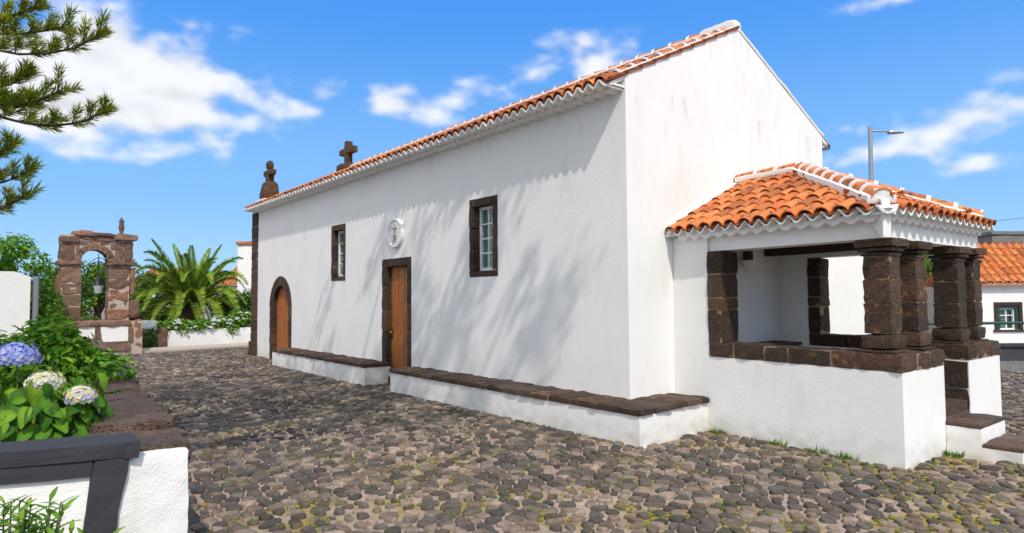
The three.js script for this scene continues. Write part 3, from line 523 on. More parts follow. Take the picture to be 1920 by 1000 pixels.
// ------------------------------------------------------------------ foliage helpers
function leafShape(len, wid, fold = .25, curl = .3, seg = 3) { // leaf along +y, face +z
  const pos = [], idx = []; for (let i = 0; i <= seg; i++) { const t = i / seg, w = wid * .5 * Math.pow(Math.sin(Math.PI * (.06 + .9 * Math.pow(t, .8))), .8), y = len * t, z = -curl * len * t * t; pos.push(-w, y, z + fold * w, 0, y, z, w, y, z + fold * w); }
  for (let i = 0; i < seg; i++) { const a = i * 3, b = a + 3; idx.push(a, a + 1, b, b, a + 1, b + 1, a + 1, a + 2, b + 1, b + 1, a + 2, b + 2); }
  const uv = []; for (let i = 0; i <= seg; i++) for (let j = 0; j < 3; j++) uv.push(j / 2, i / seg);
  const g = new THREE.BufferGeometry(); g.setAttribute('position', new THREE.Float32BufferAttribute(pos, 3)); g.setAttribute('uv', new THREE.Float32BufferAttribute(uv, 2)); g.setIndex(idx); g.computeVertexNormals(); return g;
}
const veinF = (x, y, c) => { const d = Math.abs(x - .5) * 2, rib = smooth(.07, .0, d), sd = Math.abs(((y * 7 - d * 1.5) % 1 + 1) % 1 - .5) * 2, v = smooth(.80, .97, sd) * (1 - d * .6), bl = .5 + .5 * fbm(x * 4, y * 5, 3, 3), pf = smooth(.05, .5, sd) * .15; return c ? mix3([.72 + .25 * bl - pf, .78 + .22 * bl - pf, .8], [1, 1, .75], clamp(rib + v * .55)).map((q, n) => q * (d > .93 ? .8 : 1)) : .5 - .35 * clamp(rib + v * .8) + .2 * bl; };
M.veined = leafMat({ map: tex(256, 1, (x, y) => veinF(x, y, true)), bumpMap: tex(256, 1, (x, y) => veinF(x, y, false), false), bumpScale: .004, roughness: .62 });
const tint = (g, c) => { const a = new Float32Array(g.attributes.position.count * 3); for (let i = 0; i < a.length; i += 3) { a[i] = c[0]; a[i + 1] = c[1]; a[i + 2] = c[2]; } g.setAttribute('color', new THREE.BufferAttribute(a, 3)); return g; };
const randDir = () => { const z = R(-1, 1), a = R(0, Math.PI * 2), s = Math.sqrt(1 - z * z); return V(s * Math.cos(a), z, s * Math.sin(a)); };
class Soup { // many small leaves as one geometry
  constructor() { this.p = []; this.c = []; }
  leaf(o, d, n, len, wid, c) { // two triangles, folded on the midrib
    const s = d.clone().cross(n).normalize(), m = o.clone().addScaledVector(d, len * .45), e = o.clone().addScaledVector(d, len).addScaledVector(n, -len * .12), l = m.clone().addScaledVector(s, wid / 2).addScaledVector(n, wid * .12), r = m.clone().addScaledVector(s, -wid / 2).addScaledVector(n, wid * .12);
    for (const q of [o, l, e, o, e, r]) { this.p.push(q.x, q.y, q.z); this.c.push(...c); }
  }
  geo() { const g = new THREE.BufferGeometry(); g.setAttribute('position', new THREE.Float32BufferAttribute(this.p, 3)); g.setAttribute('color', new THREE.Float32BufferAttribute(this.c, 3)); g.computeVertexNormals(); return g; }
}
// leaves over lumpy clumps; clumps: [x,y,z,r]
function crown(clumps, n, len, wid, pal, { shell = .55, up = .4 } = {}) {
  const s = new Soup(), tot = clumps.reduce((a, c) => a + c[3] ** 2, 0);
  for (const [x, y, z, r] of clumps) { const k = Math.round(n * r * r / tot); for (let i = 0; i < k; i++) { const d = randDir(), rr = r * (shell + (1 - shell) * Math.sqrt(rnd())) * (1 + .28 * n3(d.x * 2 + x, d.y * 2 + y, d.z * 2 + z)); const o = V(x + d.x * rr, y + d.y * rr * .85, z + d.z * rr); const nn = d.clone().multiplyScalar(.7).add(randDir().multiplyScalar(.7)).add(V(0, up, 0)).normalize(), dd = randDir().add(d).add(V(0, .1, 0)); dd.addScaledVector(nn, -dd.dot(nn)).normalize(); const q = pick(pal), b = R(.75, 1.3); s.leaf(o, dd, nn, len * R(.7, 1.3), wid * R(.7, 1.3), q.map(v => v * b)); } }
  return s.geo();
}
const GREENS = [[.10, .21, .018], [.15, .29, .025], [.065, .15, .014], [.22, .34, .03]];
const DARKG = [[.055, .14, .016], [.08, .19, .02], [.12, .24, .025], [.04, .10, .012]];
function tree(name, label, base, clumps, n, len, wid, pal, trunk, grp) { // clumps and trunk relative to base
  const t = thing(name, label, 'tree', base, 0, grp); part('crown', crown(clumps, n, len, wid, pal), M.leaf, t);
  part('trunk', merge(trunk.map(([pts, a, b]) => tube(pts.map(p => V(...p)), a, b, 8, 7))), M.bark, t); return t;
}

// ------------------------------------------------------------------ garden on the left
{
  // raised bed behind the low wall
  const g = new THREE.PlaneGeometry(22, 6, 60, 16); g.rotateX(-Math.PI / 2); g.translate(-9.7, .0, 8.4); const p = g.attributes.position; for (let i = 0; i < p.count; i++) { const x = p.getX(i), z = p.getZ(i); p.setY(i, .52 + .05 * fbm(x * 1.4, z * 1.4, 3, 3)); if (z < wallRight(x) + .3) p.setZ(i, wallRight(x) + .3); } g.computeVertexNormals();
  struct('garden_soil', boxUV(g), M.soil);
  // low wall with cap stones
  const t = thing('low_garden_wall', 'low white wall capped with brown stone slabs running back along the courtyard', 'wall', [1.4, 0, 5.5]);
  const add = (n, gg, m) => part(n, gg.translate(-1.4, 0, -5.5), m, t);
  const wl = shapeWall([[1.36, -wallRight(1.36)], [1.36, -wallRight(1.36) - .4], [-11, -wallRight(-11) - .4], [-11, -wallRight(-11)]], [], .78); wl.rotateX(-Math.PI / 2); add('wall_core', boxUV(wl), M.stucco);
  const eg = block(1.15, 1.5, -.02, .865, 5.395, 5.78, { amp: .005, bev: .016, f: 6, res: .04, most: 20 }); add('wall_end', eg, M.roughStucco);
  let x = 1.42; const W0 = [.42, .3, .34, .62, .3, .34, .5, .66, .8, .55, .9, .7, .95, .8, 1.1, .9, 1.1, 1.2]; for (const w of W0) { const zc = wallRight(x - w / 2), y1 = .885 + R(-.02, .03); const b = roughBox(w - .035, .1, .46 + R(-.04, .05), { amp: .02, bev: .025, f: 4, most: 8 }); b.rotateY(-.078 + R(-.04, .04)); b.translate(x - w / 2, y1 - .05, zc + .215); add('capstone', b, pick(M.capStone)); x -= w; if (x < -10.5) break; }
  const mo = roughBox(11, .06, .4, { amp: .01, most: 30 }); mo.rotateY(-.078); mo.translate(-4.2, .824, wallRight(-4.2) + .22); add('joint_mortar', mo, M.paleMortar);
  // foreground wall with dark coping
  const d = thing('coped_wall', 'foreground white wall panel framed by charcoal painted coping and post', 'wall', [1.4, 0, 5.7]);
  const lean = gg => { const q = gg.attributes.position; for (let i = 0; i < q.count; i++) { const y = q.getY(i), z = q.getZ(i), k = clamp(1 - (z - 5.68) / .5); q.setZ(i, z + (.95 - y) * .15 * k); q.setX(i, q.getX(i) - .28 * (z - 5.7) + 0.02); } gg.computeVertexNormals(); return gg; };
  const addd = (n, gg, m) => part(n, lean(gg).translate(-1.4, 0, -5.7), m, d);
  addd('panel', boxUV(new THREE.BoxGeometry(.26, .86, 3.4, 4, 8, 40).translate(1.34, .42, 7.47).toNonIndexed()), M.roughStucco);
  addd('coping', block(1.2, 1.506, .872, .955, 5.70, 9.2, { amp: .004, bev: .010, res: .2, most: 30 }), M.charcoal);
  addd('coping_band', block(1.22, 1.495, .785, .874, 5.84, 9.2, { amp: .004, bev: .008, res: .2, most: 30 }), M.charcoal);
  addd('end_post', block(1.2, 1.50, -.02, .874, 5.675, 5.845, { amp: .006, bev: .015, most: 12 }), M.charcoal);
  addd('coping_end', block(1.19, 1.515, .86, .96, 5.64, 5.72, { amp: .006, bev: .016 }), M.charcoal);
}
{ // white wall stub at the left edge
  const t = thing('white_garden_wall', 'tall plain white wall end at the left edge behind the green shrub', 'wall', [-6.9, .4, 5.8]);
  const g = shapeWall([[0, 0], [3.2, 0], [3.2, 1.75], [.2, 1.75], [.0, 1.67]], [], .35); g.rotateY(-Math.PI / 2); part('wall_face', boxUV(g), M.roughStucco, t);
  part('drain_pipe', tube([V(-.08, .95, -.07), V(-.08, 1.3, -.07), V(-.08, 1.68, -.07)], .04, .04, 6, 8), M.steel, t);
}
// hydrangea
{
  const t = thing('hydrangea', 'leafy hydrangea bush with blue and cream flower heads behind the dark coping', 'shrub', [.1, .5, 6.05]);
  const LG = [0, 1, 2, 3].map(i => { const g = leafShape(.145, .092, .22 + .1 * i, .2 + .14 * i, 7); const b = [[.10, .26, .012], [.15, .34, .016], [.055, .16, .01], [.23, .40, .022]][i]; const a = new Float32Array(g.attributes.position.count * 3); for (let k = 0; k < a.length / 3; k++) { const m = k % 3 === 1 ? 1.35 : .9 + .15 * ((k / 3 | 0) % 2); a.set(b.map(v => v * m), k * 3); } g.setAttribute('color', new THREE.BufferAttribute(a, 3)); return g; });
  const up = V(0, 1, 0);
  for (let i = 0; i < 280; i++) {
    const a = R(-1.3, 2.2), hgt = R(.12, .66), rr = .50 * (1 - .45 * Math.max(0, hgt - .3)) * R(.55, 1.02), toCam = V(.95, 0, .1), dir = V(Math.cos(a), 0, Math.sin(a));
    const o = V(dir.x * rr * .9, hgt, dir.z * rr), n = dir.clone().multiplyScalar(.75).add(V(0, R(.35, 1.1), 0)).add(randDir().multiplyScalar(.35)).normalize();
    const v = dir.clone().add(randDir().multiplyScalar(.9)).add(V(0, -.35, 0)); v.addScaledVector(n, -v.dot(n)).normalize(); const u = v.clone().cross(n).normalize();
    const m = new THREE.Matrix4().makeBasis(u, v, u.clone().cross(v)).setPosition(o.addScaledVector(v, -.06)); const s = R(.55, 1.15); m.scale(V(s, s, s)); setM(part('leaf', pick(LG), M.veined, t), m);
  }
  const stems = []; for (let i = 0; i < 9; i++) { const a = R(-1.2, 2), r = R(.1, .38); stems.push(tube([V(0, 0, 0), V(Math.cos(a) * r * .6, .3, Math.sin(a) * r * .6), V(Math.cos(a) * r, .6, Math.sin(a) * r)], .01, .006, 6, 5)); }
  const heads = [[[0, .83, .09], .125, .095, [[.20, .25, .62], [.27, .33, .72], [.38, .38, .72], [.5, .5, .75]]], [[.12, .66, -.06], .108, .075, [[.72, .68, .55], [.68, .62, .3], [.62, .6, .72], [.78, .76, .74]]], [[.30, .575, -.24], .085, .066, [[.74, .7, .55], [.7, .66, .28], [.58, .56, .72], [.76, .75, .76]]], [[-.04, .36, .16], .09, .075, [[.58, .5, .72], [.7, .6, .72], [.5, .44, .68]]]];
  for (const [c, r, h, pal] of heads) {
    const s = new Soup(), n = 130; for (let i = 0; i < n; i++) { const y = 1 - 1.45 * (i + .5) / n, a = i * 2.39996, q = Math.sqrt(Math.max(0, 1 - y * y)), d = V(q * Math.cos(a), y, q * Math.sin(a)), o = V(d.x * r, d.y * h, d.z * r).multiplyScalar(R(.88, 1.05) * (1 + .16 * n3(d.x * 2 + r * 90, d.y * 2, d.z * 2))), u = d.clone().cross(V(.3, .2, .9)).normalize(), w = d.clone().cross(u); const base = mix3(pick(pal), pal[1], clamp(y) * .5); for (let k = 0; k < 4; k++) { const f = k * Math.PI / 2 + i, e = u.clone().multiplyScalar(Math.cos(f)).addScaledVector(w, Math.sin(f)); s.leaf(o, e.addScaledVector(d, .25).normalize(), d, .021, .021, base.map(v => v * R(.85, 1.1))); } }
    const o = part('flower_head', s.geo(), M.petal, t); o.position.set(...c); stems.push(tube([V(c[0] * .3, .2, c[2] * .3), V(c[0] * .8, c[1] * .6, c[2] * .8), V(c[0], c[1], c[2])], .009, .006, 6, 5));
  }
  part('stem', merge(stems), mat({ color: col(.09, .12, .03) }), t);
}
{ // rounded shrub, low ferny plants, plant in the foreground corner
  const t = thing('rounded_shrub', 'rounded glossy green shrub between the white wall end and the hydrangea', 'shrub', [-2.4, .5, 5.8]);
  const cl = []; for (let i = 0; i < 16; i++) { const a = R(0, 6.28), r = R(.1, .45); cl.push([Math.cos(a) * r * .9, R(.28, .78) - r * .2, Math.sin(a) * r * 1.05, R(.17, .28)]); } cl.push([.1, .5, -.45, .22], [-.1, .45, .5, .22], [.05, .9, 0, .2]);
  part('foliage', crown(cl, 5200, .095, .042, [[.12, .30, .014], [.18, .42, .02], [.30, .52, .035], [.07, .20, .012]], { shell: .5 }), M.leaf, t);
  part('stem', merge([0, 1, 2, 3, 4].map(i => tube([V(0, 0, 0), V(Math.cos(i * 1.3) * .2, .3, Math.sin(i * 1.3) * .2), V(Math.cos(i * 1.3) * .35, .65, Math.sin(i * 1.3) * .35)], .02, .008, 6, 5))), M.bark, t);
  const f = thing('low_fern', 'low yellowish and rust coloured fern growing under the rounded shrub', 'plant', [-1.55, .5, 5.55]);
  const s = new Soup(); for (let i = 0; i < 46; i++) { const a = R(0, 6.28), d = V(Math.cos(a), 0, Math.sin(a)), ln = R(.22, .4), c = pick([[.22, .22, .03], [.12, .2, .025], [.26, .12, .03], [.16, .06, .02], [.09, .17, .02]]); for (let k = 0; k < 12; k++) { const q = k / 12, o = d.clone().multiplyScalar(ln * q).add(V(0, .05 + .34 * Math.sin(q * 2.2), 0)), sd = d.clone().cross(V(0, 1, 0)); for (const g of [-1, 1]) s.leaf(o, sd.clone().multiplyScalar(g).addScaledVector(d, .6).normalize(), V(0, 1, 0), .06 * (1 - q * .6), .018, c.map(v => v * R(.7, 1.2))); } } part('fronds', s.geo(), M.leaf, f);
  const p = thing('corner_plant', 'narrow leaved green plant in the lower left corner before the framed wall', 'plant', [2.18, 0, 6.22]);
  const lg = [[.09, .22, .02], [.15, .31, .03], [.24, .38, .04]].map(c => tint(leafShape(.082, .024, .3, .25, 3), c)), sm = [], all = [];
  for (let i = 0; i < 95; i++) { const a = R(0, 6.28), r = R(.02, .38), x = Math.cos(a) * r, z = Math.sin(a) * r, h = (i % 2 ? R(.76, .92) : R(.6, .82)) - r * .25; sm.push(tube([V(x * .3, 0, z * .3), V(x * .7, h * .5, z * .7), V(x, h, z)], .006, .003, 6, 5));
    for (let k = 0; k < 17; k++) { const q = k / 17, y = h - .01 - q * .34, w = 1 - (h - y) / h * .3, an = k * 2.4 + i, d = V(Math.cos(an), R(.5, 1.1) - q * .6, Math.sin(an)).normalize(), n = V(0, 1, 0).addScaledVector(d, -d.y).normalize(), u = d.clone().cross(n).normalize(), m = new THREE.Matrix4().makeBasis(u, d, u.clone().cross(d)).setPosition(x * w, y, z * w); const sc = R(.7, 1.15); m.scale(V(sc, sc, sc)); all.push({ g: pick(lg), m, d: V(x * w + 2.18, y, z * w + 6.22).distanceTo(EYE) - y * .8 }); } }
  all.sort((a, b) => a.d - b.d); all.slice(0, 290).forEach(q => setM(part('leaf', q.g, M.leaf, p), q.m)); part('leaves', mergeGeometries(all.slice(290).map(q => q.g.clone().applyMatrix4(q.m))), M.leaf, p, 'stuff');
  part('stem', merge(sm), mat({ color: col(.09, .11, .03) }), p);
}
// pine with its branches reaching in from the left
{
  const t = thing('pine_tree', 'tall pine whose needled branches reach in at the upper left', 'tree', [-3.4, .5, 10.2]);
  const B = t.position, rel = (x, y, z) => V(x - B.x, y - B.y, z - B.z), br = [], s = new Soup();
  const PAL = [[.36, .44, .03], [.55, .56, .045], [.2, .34, .03], [.70, .62, .08], [.12, .24, .03]];
  const tuft = (o, d, len, n, nl) => { for (let i = 0; i < n; i++) { const q = i / n, e = randDir(); e.addScaledVector(d, -e.dot(d)).normalize(); const nd = d.clone().multiplyScalar(R(.7, 1.3)).add(e.multiplyScalar(R(.5, 1))).add(V(0, .12, 0)).normalize(), nn = nd.clone().cross(randDir()).normalize(), c = pick(PAL); s.leaf(o.clone().addScaledVector(d, len * q), nd, nn, nl * R(.75, 1.2), .0072, c.map(v => v * R(.8, 1.2))); } };
  function limb(pts, r0, twigs, side = 1) {
    br.push(tube(pts, r0, r0 * .28, 20, 6)); const c = new THREE.CatmullRomCurve3(pts), L0 = c.getLength();
    for (let i = 0; i < twigs; i++) { const q = .1 + .9 * Math.pow((i + .5) / twigs, .9), o = c.getPointAt(Math.min(q, 1)), tn = c.getTangentAt(Math.min(q, 1)), sd = tn.clone().cross(V(0, 1, 0)).normalize().multiplyScalar(i % 2 ? 1 : -1), d = tn.clone().multiplyScalar(R(.6, 1)).addScaledVector(sd, R(.25, .9)).add(V(0, R(.15, .75), 0)).normalize(), ln = R(.16, .3) * (1 - .25 * q); br.push(tube([o, o.clone().addScaledVector(d, ln * .5), o.clone().addScaledVector(d, ln).add(V(0, .02, 0))], .006, .003, 3, 4)); tuft(o.clone().addScaledVector(d, ln * .2), d, ln * .8, 64, .105); }
    const e = c.getPointAt(1), et = c.getTangentAt(1); tuft(e.clone().addScaledVector(et, -.12), et, .16, 60, .11);
  }
  const from = (p, k) => p.clone().add(V(-.9 * k, -.05 * k, 2.6 * k));
  // branches seen in the picture: inner point, way points, tip
  const vis = [
    [[-2.01, 4.02, 6.27], [-1.75, 3.95, 5.98], [-1.5, 4.03, 5.62], [-1.36, 4.15, 5.46]], [[-2.1, 4.18, 6.3], [-1.8, 4.16, 6.0], [-1.56, 4.21, 5.72]], [[-2.3, 4.30, 6.3], [-2.0, 4.33, 6.15], [-1.82, 4.44, 5.92]],
    [[-2.04, 3.41, 6.25], [-1.74, 3.31, 5.88], [-1.5, 3.35, 5.55], [-1.36, 3.45, 5.40]], [[-2.2, 3.5, 6.3], [-1.85, 3.5, 6.0], [-1.6, 3.63, 5.73]], [[-2.25, 3.68, 6.35], [-2.0, 3.70, 6.12], [-1.85, 3.80, 5.95]], [[-2.3, 3.42, 6.5], [-2.05, 3.52, 6.2], [-1.8, 3.5, 5.95]],
    [[-2.3, 2.98, 6.4], [-2.08, 3.02, 6.24], [-1.92, 3.13, 6.08]], [[-2.2, 2.74, 6.35], [-2.0, 2.79, 6.14], [-1.83, 2.88, 5.95]], [[-2.2, 2.50, 6.35], [-2.0, 2.55, 6.14], [-1.86, 2.65, 5.97]]];
  for (const v of vis) { const pts = v.map(p => rel(p[0] - .08, p[1], p[2] + .09)); const k = pts[0].clone(), trunkAt = V(0, k.y - .25, 0); limb([trunkAt, trunkAt.clone().lerp(k, .5).add(V(0, -.05, 0)), ...pts], .030, 54); }
  for (let i = 0; i < 18; i++) { const a = R(1.2, 3.6), h = R(1.8, 11), l = R(2, 3.6) * (1 - h / 16); limb([V(0, h, 0), V(Math.cos(a) * l * .5, h - .1, Math.sin(a) * l * .5), V(Math.cos(a) * l, h + .2, Math.sin(a) * l)], .05, 24); }
  part('needles', s.geo(), M.needle, t); part('branch', merge(br), M.bark, t); part('trunk', tube([V(0, -.1, 0), V(.05, 5, 0), V(0, 12.5, 0)], .26, .05, 12, 10), M.bark, t);
}
{ // added unseen tree above the frame, crown shaped to dapple wall and courtyard
  const cl = []; for (let i = 0; i < 105; i++) { const a = R(0, 6.28), r = Math.sqrt(rnd()); if (Math.cos(a) * r < -.1 && i % 3) continue; cl.push([-1.4 + Math.cos(a) * r * 5.6, 9.2 + R(-1, 1.2) * (1 - r * .4), -5.2 + Math.sin(a) * r * 2.8, R(.22, .5)]); }
  const lim = cl.filter((c, i) => i % 3 === 0).map(c => [[[0, 5.5, -1], [c[0] * .5, 7.4, c[2] * .55], [c[0], c[1], c[2]]], .09, .02]);
  tree('added_shade_tree', 'unseen broad tree added over the courtyard to dapple the wall with shade', [1.5, 0, 9.6], cl, 6500, .15, .10, GREENS, [[[[0, 0, 0], [.1, 3, -.3], [0, 5.6, -1]], .3, .18], ...lim]);
}

// ------------------------------------------------------------------ far left: arch, lantern, palm, beds, houses
const at = (px, py, t) => EYE.clone().addScaledVector(FW, t).addScaledVector(RT, t * (px - 960) / FPX).addScaledVector(UPV, -t * (py - 500) / FPX);
{
  const A = V(-18.4, 0, 3.7), t = thing('stone_arch', 'weathered reddish stone arch on a pedestal with a white inset panel', 'arch', [A.x, 0, A.z], 0);
  t.rotation.y = 1.6;   // local +z looks to the courtyard, local +x to the right in the picture
  const k = 1 / 59.8, X = px => (px - 189) * k, Y = py => .2 + (655 - py) * k, D = .29;
  const st = (x0, x1, y0, y1, z0 = -D, z1 = D, o = {}) => part('stone', block(X(x0), X(x1), Y(y1), Y(y0), z0 + R(-.015, .01), z1 + R(-.01, .02), { amp: .022, bev: .035, f: 3, ...o }), pick(M.redStone), t);
  // pedestal
  st(118, 150, 608, 658, -.55, .55); st(151, 192, 642, 658, -.5, .5); st(193, 242, 642, 658, -.5, .5); st(151, 192, 602, 612, -.52, .52); st(193, 243, 602, 612, -.52, .52); st(238, 246, 612, 642, -.5, .5); st(185, 194, 612, 642, -.5, .5); st(246, 263, 601, 658, -.4, .42, { amp: .03, bev: .07 });
  part('panel', box(X(194), X(238), Y(641), Y(613), .3, .46), M.stucco, t); part('panel', box(X(151), X(185), Y(641), Y(613), .3, .44), M.stucco, t);
  { const P = [[X(132), Y(493)], [X(132), Y(446)], [X(243), Y(446)], [X(243), Y(493)]], c0 = X(184), r0 = 27 * k; for (let q = 0; q <= 14; q++) { const a = Math.PI * q / 14; P.push([c0 + r0 * Math.cos(a), Y(493) + r0 * Math.sin(a)]); } const g = shapeWall(P, [], .52); g.translate(0, 0, -.26); part('spandrel', boxUV(g), M.paleMortar, t); }
  for (const [a0, a1, y0, y1] of [[153.5, 160, 461, 476], [159, 172, 455.5, 462], [172.5, 190, 455.5, 460.5], [190.5, 207, 455.5, 462], [208, 222.5, 455.5, 470], [215.5, 222.5, 470.5, 492]]) st(a0, a1, y0, y1, -.27, .28, { amp: .012, bev: .02 });
  part('core', merge([box(X(122), X(262), 0, Y(604), -.44, .42), box(X(133), X(163), Y(602), Y(496), -.27, .275), box(X(207), X(240), Y(602), Y(496), -.27, .275)]), M.paleMortar, t);
  // pillars
  let y = 601; for (const h of [26, 22, 20, 32]) { st(132 - (601 - y < 30 ? 2 : 0), 164, y - h + 1.1, y); y -= h; } y = 601;
  for (const h of [21, 14, 22, 18, 25]) { st(206, 241, y - h + 1.1, y); y -= h; }
  st(126, 133, 520, 560, -.3, .25); st(119, 132, 560, 601, -.35, .3, { amp: .04 }); st(241, 249, 505, 555, -.3, .28); st(241, 258, 566, 600, -.3, .34, { amp: .04, bev: .08 });
  st(127, 166, 493, 501, -.38, .38, { bev: .05 }); st(203, 250, 493, 501, -.38, .38, { bev: .05 });
  // spandrels
  st(131, 153, 461, 492.5); st(131, 158, 449, 460.5, -.36, .36); st(223, 229, 455, 492); st(229.5, 245, 455, 492.5); st(159, 225, 447, 455, -.3, .3); st(150, 178, 437.5, 447, -.3, .36, { amp: .03, bev: .05 }); st(178, 213, 440, 447, -.36, .38); st(213.5, 252, 441, 452, -.4, .42);
  const ri = 21 * k, ro = 32 * k, yc = Y(493), xc = X(184); for (let i = 0; i < 9; i++) { const a0 = Math.PI * i / 9 + .015, a1 = Math.PI * (i + 1) / 9 - .015, P = []; for (let q = 0; q <= 2; q++) { const a = a0 + (a1 - a0) * q / 2; P.push([xc + ro * Math.cos(a), yc + ro * Math.sin(a)]); } for (let q = 2; q >= 0; q--) { const a = a0 + (a1 - a0) * q / 2; P.push([xc + ri * Math.cos(a), yc + ri * Math.sin(a)]); } const g = shapeWall(P, [], .58 + R(-.03, .03)); g.translate(0, 0, -.285); part('arch_stone', boxUV(g, i), pick(M.redStone), t); }
  // figure on top
  const loc = new THREE.Vector3(X(228), Y(441.5), 0).applyAxisAngle(V(0, 1, 0), t.rotation.y).add(t.position);
  const f = thing('stone_finial', 'small weathered vase shaped stone finial standing on top of the arch', 'finial', [loc.x, loc.y, loc.z]);
  const lg = new THREE.LatheGeometry([[0, 0], [.09, 0], [.09, .04], [.045, .08], [.085, .2], [.075, .32], [.06, .42], [.09, .46], [.06, .48], [0, .48]].map(q => new THREE.Vector2(...q)), 12); part('body', plain(lg), M.redStone[2], f); part('horn', block(-.09, -.05, .44, .58, -.03, .03, { amp: .008 }), M.redStone[2], f); part('horn', block(.03, .09, .44, .55, -.03, .03, { amp: .008 }), M.redStone[2], f);
}
{ // wrought-iron lantern in the arch
  const b = at(182, 600, 22.2), l = thing('iron_lantern', 'wrought iron lantern hanging from a curled bracket behind the stone arch', 'lamp', [b.x, 0, b.z], .85), h = b.y;
  part('post', merge([tube([V(.35, 0, 0), V(.36, h + .6, 0), V(.3, h + 1.5, 0)], .035, .022, 8, 7), tube([V(.3, h + 1.5, 0), V(.1, h + 1.95, 0), V(-.25, h + 1.9, 0), V(-.42, h + 1.4, 0), V(-.3, h + .7, 0)], .02, .014, 20, 6), tube([V(0, h + 1.95, 0), V(0, h + 2.2, 0), V(0, h + 2.4, 0)], .02, .004, 4, 6), tube([V(-.42, h + 1.85, 0), V(0, h + 2.12, 0), V(.4, h + 1.9, 0)], .012, .012, 8, 5), tube([V(0, h + 1.95, 0), V(0, h + 1.7, 0), V(0, h + 1.45, 0)], .02, .02, 4, 6)]), M.iron, l);
  const cg = new THREE.CylinderGeometry(.04, .15, .3, 6); cg.translate(0, h + 1.32, 0); part('lamp_hood', plain(cg), M.iron, l);
  const gg = new THREE.CylinderGeometry(.15, .1, .26, 6); gg.translate(0, h + 1.03, 0); part('lamp_glass', plain(gg), mat({ color: col(.5, .55, .6), roughness: .2 }), l);
}
// terrain behind: raised beds
{
  const a = at(250, 648, 22.5), b = at(305, 648, 23.2), c = at(480, 641, 25.6);
  const dir = c.clone().sub(b).setY(0), len = dir.length(), ang = Math.atan2(-dir.z, dir.x);
  const w = thing('planter_wall', 'low stained white wall of the flower bed beneath the palm', 'wall', [b.x, 0, b.z], ang);
  part('wall_face', block(0, len, -.02, .62, -.3, 0, { amp: .02, bev: .04, res: .3, most: 20 }), M.roughStucco, w); part('wall_top', block(-1.3, -.15, -.02, .98, -.45, -.12, { amp: .02, bev: .04 }), M.roughStucco, w);
  part('end_pillar', block(-.2, .12, -.02, .72, -.3, .1, { amp: .03, bev: .05 }), M.redStone[2], w);
  const bed = new THREE.BoxGeometry(40, .5, 16); bed.translate(-4, .3, -8.35); bed.rotateY(ang); bed.translate(b.x, 0, b.z); struct('raised_bed', boxUV(bed), M.soil);
  const sh = thing('flowering_hedge', 'low green hedge dotted with white flowers on top of the planter wall', 'hedge', [b.x, .5, b.z], ang);
  const cl = []; for (let i = 0; i < 34; i++) cl.push([i / 34 * len + R(-.1, .1), .2 + R(-.06, .12) + (i > 26 ? .25 : 0), -.3 + R(-.25, .2), R(.2, .33)]);
  part('foliage', crown(cl, 6500, .12, .07, [[.10, .25, .015], [.15, .34, .02], [.22, .42, .03], [.06, .15, .012]]), M.leaf, sh);
  for (let i = 0; i < 40; i++) { const x = R(.1, len), s = new Soup(); for (let k = 0; k < 22; k++) { const d = randDir(); d.y = Math.abs(d.y); s.leaf(d.clone().multiplyScalar(.05), d.clone().cross(randDir()).normalize(), d, .06, .06, pick([[.8, .8, .8], [.72, .72, .8], [.7, .66, .6]])); } const o = part('flower_head', s.geo(), M.petal, sh); o.position.set(x, .28 + R(-.15, .2) + (x > len * .78 ? .22 : 0), R(-.05, .14)); const q = R(.7, 1.5); o.scale.set(q, q * .7, q); }
  const nb = thing('niche_plant', 'dark trailing plant in the gap beside the brown pillar', 'plant', [b.x, 0, b.z], ang); part('foliage', crown([[-.55, .3, .0, .3], [-.5, .5, -.05, .25], [-.62, .12, .05, .22]], 900, .16, .03, DARKG), M.leaf, nb);
  // path edge strip in front
  const e = new THREE.BoxGeometry(14, .09, 1.5); e.translate(2, .03, 1.35); e.rotateY(ang); e.translate(b.x, 0, b.z); struct('kerb_path', boxUV(e), M.paleMortar);
}
